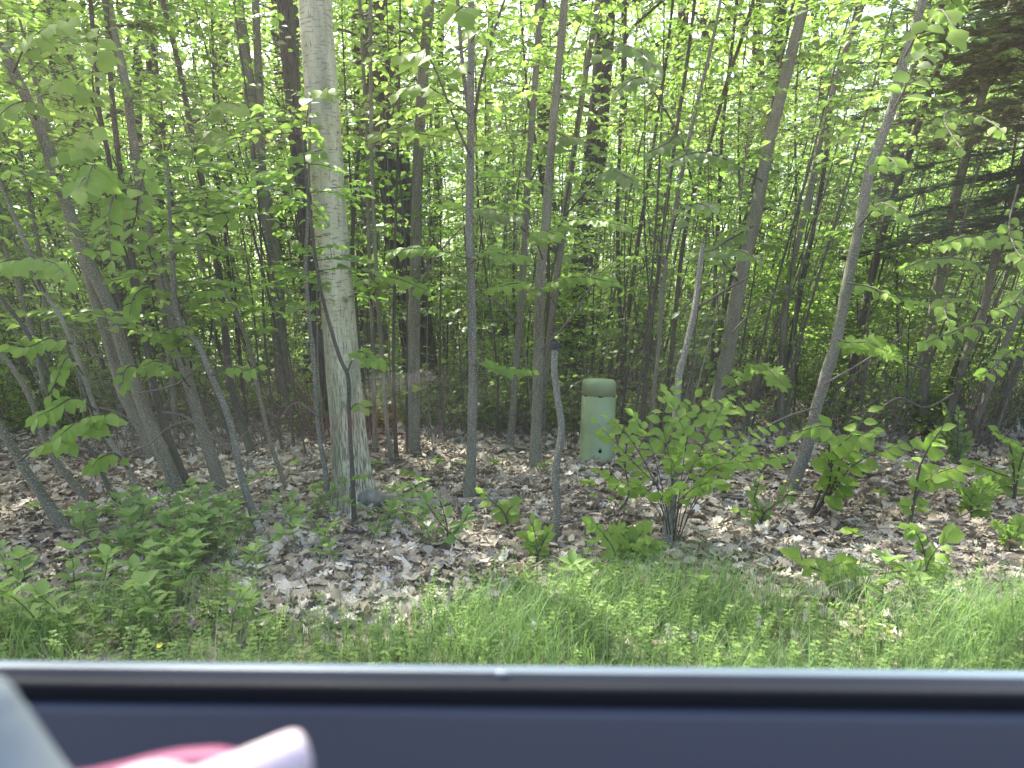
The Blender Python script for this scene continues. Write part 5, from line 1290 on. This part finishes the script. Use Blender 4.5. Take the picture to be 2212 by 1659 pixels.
def herbs():
    """small-leaved creeping herbs between the grass"""
    rng = np.random.default_rng(34); mb = MB(); ps = []; ds = []; ls = []; ts = []
    for k in range(5200):
        x = rng.uniform(-3.3, 3.3); y = 1.9 + 2.2 * rng.uniform(0, 1) ** 0.7
        if y > verge_edge(x) + rng.normal(0.0, 0.16): continue
        if math.sin(x * 3.1 + 1) * math.sin(y * 4.3) + rng.normal(0, .5) < -0.35: continue
        h = rng.uniform(0.05, 0.17); g = float(H(x, y)); dx, dy = rng.normal(0, .03, 2); t0 = rng.uniform(0.2, 1)
        mb.tube([(x, y, g), (x + dx, y + dy, g + h)], [0.0011, 0.0008], 3, 0, cap=False)
        m = int(h / 0.016); thin = rng.uniform() < 0.45
        for j in range(m):
            u = (j + 1) / m; a0 = rng.uniform(0, 6.28)
            for q in range(4 if thin else 3):
                a = a0 + q * 6.283 / (4 if thin else 3)
                ps.append((x + dx * u, y + dy * u, g + h * u)); ds.append((math.cos(a), math.sin(a), 0.25)); ls.append((0.011 + 0.012 * rng.uniform()) * (1.0 if thin else 1.25)); ts.append(t0)
    P = np.array(ps); D = np.array(ds); L = np.array(ls)[:, None]
    X, Y, Z = frames(D, np.array([0, 0, 1.0]) + rng.normal(0, 0.35, (len(P), 3)), rng)
    mb.scatter(LF_FAR[0], LF_FAR[1], P, X * L, Y * L, Z * L, 1, np.array(ts))
    return mb.mesh('herbs', [M_STEMG, M_WEED])
tag(put('small_herbs', herbs()), 'creeping small-leaved herbs between the verge grass', kind='stuff')
# tuft of grass behind the centre sapling
def tuft(px, py, n, h, label):
    rng = np.random.default_rng(int(px)); b = on_ground(px, py); mb = MB()
    for k in range(n):
        a = rng.uniform(0, 6.283); r = rng.uniform(0, .05); l = h * rng.uniform(.6, 1.1); o = rng.uniform(.3, 1) * l
        mb.tube([(r * math.cos(a), r * math.sin(a), -.01), (r * math.cos(a) + o * .3 * math.cos(a), o * .3 * math.sin(a), l * .7), (o * math.cos(a), o * math.sin(a), l * .6)], [0.0018, 0.0015, 0.0006], 3, 0, cap=False, tint=rng.uniform(0, 1))
    o = put('grass_tuft', mb.mesh('grass_tuft', M_GRASS)); o.location = b; tag(o, label, 'grass tuft')
tuft(1085, 940, 120, 0.24, 'tuft of fine arching grass behind the centre sapling in the sunlit litter')
tuft(1835, 1310, 60, 0.3, 'taller tuft of broad grass blades at the verge by the buttercup')

# ------------------------------------------------------------------ car: the inside of the door below the window
def glass_mat():
    m, t, out = mat_new('window_glass')
    tr = N(t, 'ShaderNodeBsdfTransparent'); tr.inputs[0].default_value = (0.93, 0.97, 0.95, 1)
    gl = N(t, 'ShaderNodeBsdfGlossy', i_Roughness=0.02)
    fr = N(t, 'ShaderNodeFresnel', i_IOR=1.45)
    m1 = N(t, 'ShaderNodeMixShader'); t.links.new(fr.outputs[0], m1.inputs[0]); t.links.new(tr.outputs[0], m1.inputs[1]); t.links.new(gl.outputs[0], m1.inputs[2])
    # film of dust on the pane
    tc = N(t, 'ShaderNodeTexCoord')
    z = N(t, 'ShaderNodeTexNoise', i_Scale=7.0, i_Detail=3.0); t.links.new(tc.outputs['Object'], z.inputs['Vector'])
    mr = N(t, 'ShaderNodeMapRange'); mr.inputs['From Min'].default_value = 0.42; mr.inputs['From Max'].default_value = 0.75
    mr.inputs['To Min'].default_value = 0.002; mr.inputs['To Max'].default_value = 0.009; t.links.new(z.outputs[0], mr.inputs['Value'])
    tl = N(t, 'ShaderNodeBsdfTranslucent'); tl.inputs[0].default_value = (0.8, 0.85, 0.84, 1)
    m2 = N(t, 'ShaderNodeMixShader'); t.links.new(mr.outputs[0], m2.inputs[0]); t.links.new(m1.outputs[0], m2.inputs[1]); t.links.new(tl.outputs[0], m2.inputs[2])
    t.links.new(m2.outputs[0], out.inputs[0])
    return m
M_GLASS = glass_mat()
M_PANEL = simple('navy_door_panel', (0.035, 0.042, 0.062), 0.5, 0.5, 0.12, 3.0)
M_SEAL = simple('black_rubber', (0.006, 0.007, 0.01), 0.85, 0.2)
M_TRIM = simple('window_trim', (0.012, 0.014, 0.022), 0.9, 0.03)
M_PAINT = simple('silver_blue_paint', (0.08, 0.11, 0.15), 0.5, 0.3)
M_TYRE = simple('tyre_rubber', (0.02, 0.02, 0.02), 0.8, 0.3)
M_RIM = simple('wheel_metal', (0.5, 0.5, 0.52), 0.35, 0.5, metal=0.9)
car = thing('car', (0, 0, 0.004), 'car door seen from the inside, dark blue panel under the closed side window', 'car')
TILT = math.tan(R(0.62))
def strip(prof, x0, x1, mat, name, n=40, slope=True):
    """a profile (y, z) swept along the car"""
    P = np.array(prof, float); X = np.linspace(x0, x1, n); m = len(P)
    V = np.stack([np.broadcast_to(X[:, None], (n, m)), np.broadcast_to(P[None, :, 0], (n, m)), P[None, :, 1] - (X[:, None] * 0.011 if slope else 0) + 0 * X[:, None]], -1).reshape(-1, 3)
    i = np.arange(n - 1)[:, None] * m + np.arange(m - 1)[None]
    mb = MB(); mb.add(V, np.stack([i, i + 1, i + m + 1, i + m], -1).reshape(-1, 4))
    return put(name, mb.mesh(name, mat), car, (0, 0, -0.004))
def rounded(c, r, a0, a1, n=8):
    return [(c[0] + r * math.cos(a), c[1] + r * math.sin(a)) for a in np.linspace(R(a0), R(a1), n)]
# inner panel: rolls over at its top edge and bulges towards the seat below
strip([(0.456, 1.03), (0.456, 1.067), (0.4435, 1.067), (0.442, 1.06), (0.4405, 1.04), (0.437, 1.02), (0.43, 0.96), (0.41, 0.9), (0.395, 0.8), (0.41, 0.65), (0.42, 0.4), (0.44, 0.33)], -0.8, 0.75, M_PANEL, 'door_panel')
strip([(0.474, 1.045), (0.474, 1.066), (0.455, 1.0765)] + rounded((0.4435, 1.0775), 0.003, 80, 200, 7) + [(0.4400, 1.0715), (0.443, 1.0695), (0.45, 1.0695)], -0.8, 0.75, M_SEAL, 'inner_seal')
strip([(0.476, 1.03), (0.476, 1.058), (0.481, 1.0585), (0.5285, 1.0478), (0.529, 1.03)], -0.8, 0.75, M_TRIM, 'window_trim')
strip([(0.5385, 1.02), (0.5385, 1.0415), (0.543, 1.0435), (0.563, 1.0375), (0.569, 1.032), (0.574, 1.02)], -0.8, 0.75, M_PAINT, 'belt_moulding')
strip([(0.574, 1.025), (0.6, 0.99), (0.64, 0.9), (0.66, 0.75), (0.655, 0.55), (0.63, 0.36), (0.6, 0.3), (0.44, 0.3)], -0.8, 0.75, simple('dark_blue_paint', (0.03, 0.04, 0.07), 0.3, 0.5, coat=0.6), 'door_skin')
q = at(1085, 1458, 0.515)
mb = MB(); mb.tube([(-0.0045, 0, 0), (-0.003, 0, 0), (0.003, 0, 0), (0.0045, 0, 0)], [0.0008, 0.0019, 0.0019, 0.0008], 10); put('clip', mb.mesh('clip', simple('pale_clip', (0.3, 0.34, 0.36), 0.5, 0.3)), car, (q[0], q[1], q[2] - 0.003))
# pane, leaning in towards its top
mb = MB(); X = np.linspace(-0.78, 0.73, 12); Zs = np.linspace(1.0, 1.62, 10)
V = [(x, 0.5335 - 0.16 * (z - 1.02) - 0.08 * (z - 1.02) ** 2, z) for z in Zs for x in X]
i = np.arange(9)[:, None] * 12 + np.arange(11)[None]
mb.add(V, np.stack([i, i + 1, i + 13, i + 12], -1).reshape(-1, 4))
put('window_glass', mb.mesh('window_glass', M_GLASS), car, (0, 0, -0.004))
for sx in (-0.80, 0.75):
    mb = MB(); mb.tube(resample([(sx, 0.535, 1.02), (sx * 0.99, 0.46, 1.4), (sx * 0.98, 0.4, 1.62)], 10), 0.022, 8, 0); put('window_frame', mb.mesh('window_frame', M_TRIM), car)
mb = MB(); mb.tube([(-0.8, 0.405, 1.64), (0, 0.40, 1.655), (0.75, 0.405, 1.64)], 0.022, 8, 0); put('window_frame', mb.mesh('window_frame', M_TRIM), car)
# sill and floor under the door, and the two wheels on that side
strip([(0.60, 0.30), (0.60, 0.24), (-1.0, 0.24), (-1.0, 0.30), (0.44, 0.30)], -1.5, 1.5, M_TRIM, 'floor_pan', slope=False)
for sx in (-1.45, 1.45):
    for yy in (0.5, -0.9):
        mb = MB(); V, F = lathe([(0.2, -0.1), (0.3, -0.1), (0.325, -0.07), (0.325, 0.07), (0.3, 0.1), (0.2, 0.1), (0.2, -0.1)], 40)
        V = V[:, [0, 2, 1]]; mb.add(V, F); w = put('wheel', mb.mesh('tyre', M_TYRE), car, (sx, yy, 0.325))
        mb = MB(); V, F = lathe([(0.199, -0.09), (0.15, -0.05), (0.03, -0.06), (0.001, -0.06)], 32); V = V[:, [0, 2, 1]]; mb.add(V, F); put('wheel_rim', mb.mesh('rim', M_RIM), w)

# ------------------------------------------------------------------ the photographer's hand, low in front of the door
M_SKIN = simple('skin', (0.5, 0.42, 0.45), 0.5, 0.4, 0.08, 30)
M_CLOTH = simple('pale_sleeve', (0.17, 0.2, 0.205), 0.9, 0.2, 0.2, 40)
M_PINK = simple('pink_cover', (0.24, 0.06, 0.13), 0.5, 0.4, 0.05)
def skin_body(chains, name, mat, root_pt):
    me = bpy.data.meshes.new(name); verts = []; edges = []; rad = []
    idx = {}
    def vid(p, r):
        k = tuple(round(c, 5) for c in p)
        if k not in idx: idx[k] = len(verts); verts.append(p); rad.append(r)
        return idx[k]
    for ch in chains:
        ids = [vid(p, r) for p, r in ch]
        edges += [(a, b) for a, b in zip(ids[:-1], ids[1:])]
    me.from_pydata(verts, edges, []); o = bpy.data.objects.new(name, me); COL.objects.link(o)
    sk = o.modifiers.new('skin', 'SKIN'); sk.use_smooth_shade = True
    for v, r in zip(me.skin_vertices[0].data, rad): v.radius = (r, r)
    me.skin_vertices[0].data[vid(*root_pt)].use_root = True
    ss = o.modifiers.new('sub', 'SUBSURF'); ss.levels = ss.render_levels = 2
    dg = bpy.context.evaluated_depsgraph_get(); ev = o.evaluated_get(dg); m2 = bpy.data.meshes.new_from_object(ev)
    bpy.data.objects.remove(o); m2.materials.clear(); m2.materials.append(mat); m2.name = name
    for f in m2.polygons: f.use_smooth = True
    return m2
def hp(x, y, Y): return tuple(at(x, y, Y))
wrist = hp(60, 1960, 0.235); palm = hp(230, 1850, 0.245)
ch = [
    [(hp(-120, 2080, 0.225), 0.028), (wrist, 0.024), (palm, 0.021)],
    [(palm, 0.021), (hp(330, 1780, 0.25), 0.0155), (hp(430, 1735, 0.255), 0.0125), (hp(550, 1676, 0.26), 0.0105), (hp(640, 1632, 0.263), 0.0098), (hp(672, 1618, 0.265), 0.0085)],   # pointing finger
    [(palm, 0.021), (hp(250, 1750, 0.262), 0.0135), (hp(320, 1695, 0.268), 0.0118), (hp(410, 1715, 0.272), 0.0105), (hp(480, 1800, 0.27), 0.009)],
    [(palm, 0.021), (hp(300, 1860, 0.262), 0.0125), (hp(390, 1850, 0.27), 0.0100), (hp(480, 1880, 0.272), 0.0088), (hp(520, 1950, 0.27), 0.0076)],
    [(palm, 0.021), (hp(270, 1930, 0.262), 0.0115), (hp(350, 1940, 0.27), 0.0090), (hp(420, 1975, 0.272), 0.0080), (hp(450, 2030, 0.27), 0.0068)],
    [(wrist, 0.024), (hp(200, 1980, 0.225), 0.0135), (hp(330, 1960, 0.222), 0.0105), (hp(430, 1900, 0.228), 0.0095)]]
me = skin_body(ch, 'hand', M_SKIN, (wrist, 0.024))
per = thing('person', tuple(np.array(hp(-300, 2200, 0.22))), 'out-of-focus hand with one finger raised, reaching in low before the car door', 'person')
pl = np.array(hp(-300, 2200, 0.22))
put('hand', me, per, tuple(-pl))
nl = MB(); c = np.array(hp(655, 1615, 0.265)) + np.array([0.0, -0.0045, 0.004]); nl.add([c + np.array([dx * 0.005, -0.001 * (1 - dx * dx), dz * 0.006]) for dz in (-1, -.3, .4, 1) for dx in (-1, -.4, .4, 1)], [(r * 4 + q, r * 4 + q + 1, r * 4 + q + 5, r * 4 + q + 4) for r in range(3) for q in range(3)])
sl_ = MB(); sl_.tube(resample([hp(-85, 1460, 0.25), hp(-75, 1580, 0.248), hp(-25, 1750, 0.244), hp(30, 1940, 0.236), hp(-120, 2080, 0.225)], 40), np.interp(np.linspace(0, 1, 40), [0, .02, .06, .12, .2, .4, .6, 1], [0.001, 0.008, 0.013, 0.016, 0.018, 0.023, 0.029, 0.034]), 28, 0, wob=wob(5, 0.04))
put('sleeve', sl_.mesh('sleeve', M_CLOTH), per, tuple(-pl))
# pink cover held behind the fingers
pc = np.array(hp(330, 1700, 0.285)); pcv = thing('phone_cover', tuple(pc), 'blurred bright pink cover held behind the fingers of the hand', 'phone cover')
mb = MB(); P = np.array([hp(x, y, 0.285) for x, y in [(100, 1700), (200, 1682), (320, 1652), (400, 1640), (480, 1640), (530, 1672), (560, 1760)]]) - pc
P = resample(P, 24); P2 = P + np.array([0, 0.0, -0.05])
V = np.vstack([P, P2, P + (0, .008, 0), P2 + (0, .008, 0)]); F = []
for k in range(23): F += [(k, k + 1, 24 + k + 1, 24 + k), (48 + k, 72 + k, 72 + k + 1, 48 + k + 1), (k, 48 + k, 49 + k, k + 1), (24 + k, 25 + k, 73 + k, 72 + k)]
mb.add(V, F); put('cover', mb.mesh('cover', M_PINK), pcv)
print('leaf objects', N_LEAF, 'objects', len(bpy.data.objects))

# ------------------------------------------------------------------ say which of the many stems is which: by the trunk it stands beside and how far back
REF = {'maple': 'the thick pale maple', 'oak': 'the dark furrowed tree', 'fork': 'the forked tree', 'a3': 'the thickest leaning trunk', 'a1': 'the far-leaning left edge stem',
       'a6': 'the mottled knotted stem', 'a8': 'the slim straight dark stem', 'b5': 'the brown trunk with flared foot', 'b6': 'the white-flecked centre sapling', 'b7': 'the stem with curved foot',
       'b8': 'the stub with black top', 'snag': 'the broken grey stem', 'c3': 'the trunk behind the bright shrub', 'c5': 'the slender right-leaning brown stem', 'c6': 'the swept grey speckled trunk',
       'c8': 'the clump at the right end', 'c10': 'the twig tangle at the right end'}
ORD = ['nearest', 'second', 'third', 'fourth', 'fifth', 'sixth', 'seventh', 'eighth', 'ninth', 'tenth', 'eleventh', 'twelfth']
def px_of(p):
    d = np.array([p[0], p[1], p[2] - EYE]); z = d[1] * CP - d[2] * SP
    return 1106 + FPX * d[0] / z
refs = sorted((px_of((ROOT[k][1][0], ROOT[k][1][1], 1.2)) if k not in ('a3', 'a6', 'a8', 'a1') else px_of(ROOT[k][1]), v) for k, v in REF.items())
for kind, word in (('young_tree', 'young leafy tree'), ('thin_sapling', 'pencil-thin stem'), ('understory_sapling', 'low layered sapling'), ('forest_tree', 'tall woodland tree')):
    bins = {}
    for o in list(bpy.data.objects):
        if o.name.split('.')[0] == kind and o.parent is None and o.location.y > 3:
            x = px_of(o.location)
            if not -60 < x < 2270: continue
            d, ref, rx = min((abs(x - a), b, a) for a, b in refs)
            bins.setdefault((ref, 'left' if x < rx else 'right'), []).append(o)
    for (ref, side), os_ in bins.items():
        os_.sort(key=lambda o: o.location.y)
        for k, o in enumerate(os_[:12]):
            o['label'] = '%s %s %s%s of %s' % (ORD[k], word, 'back, ' if k else '', 'just ' + side, ref)
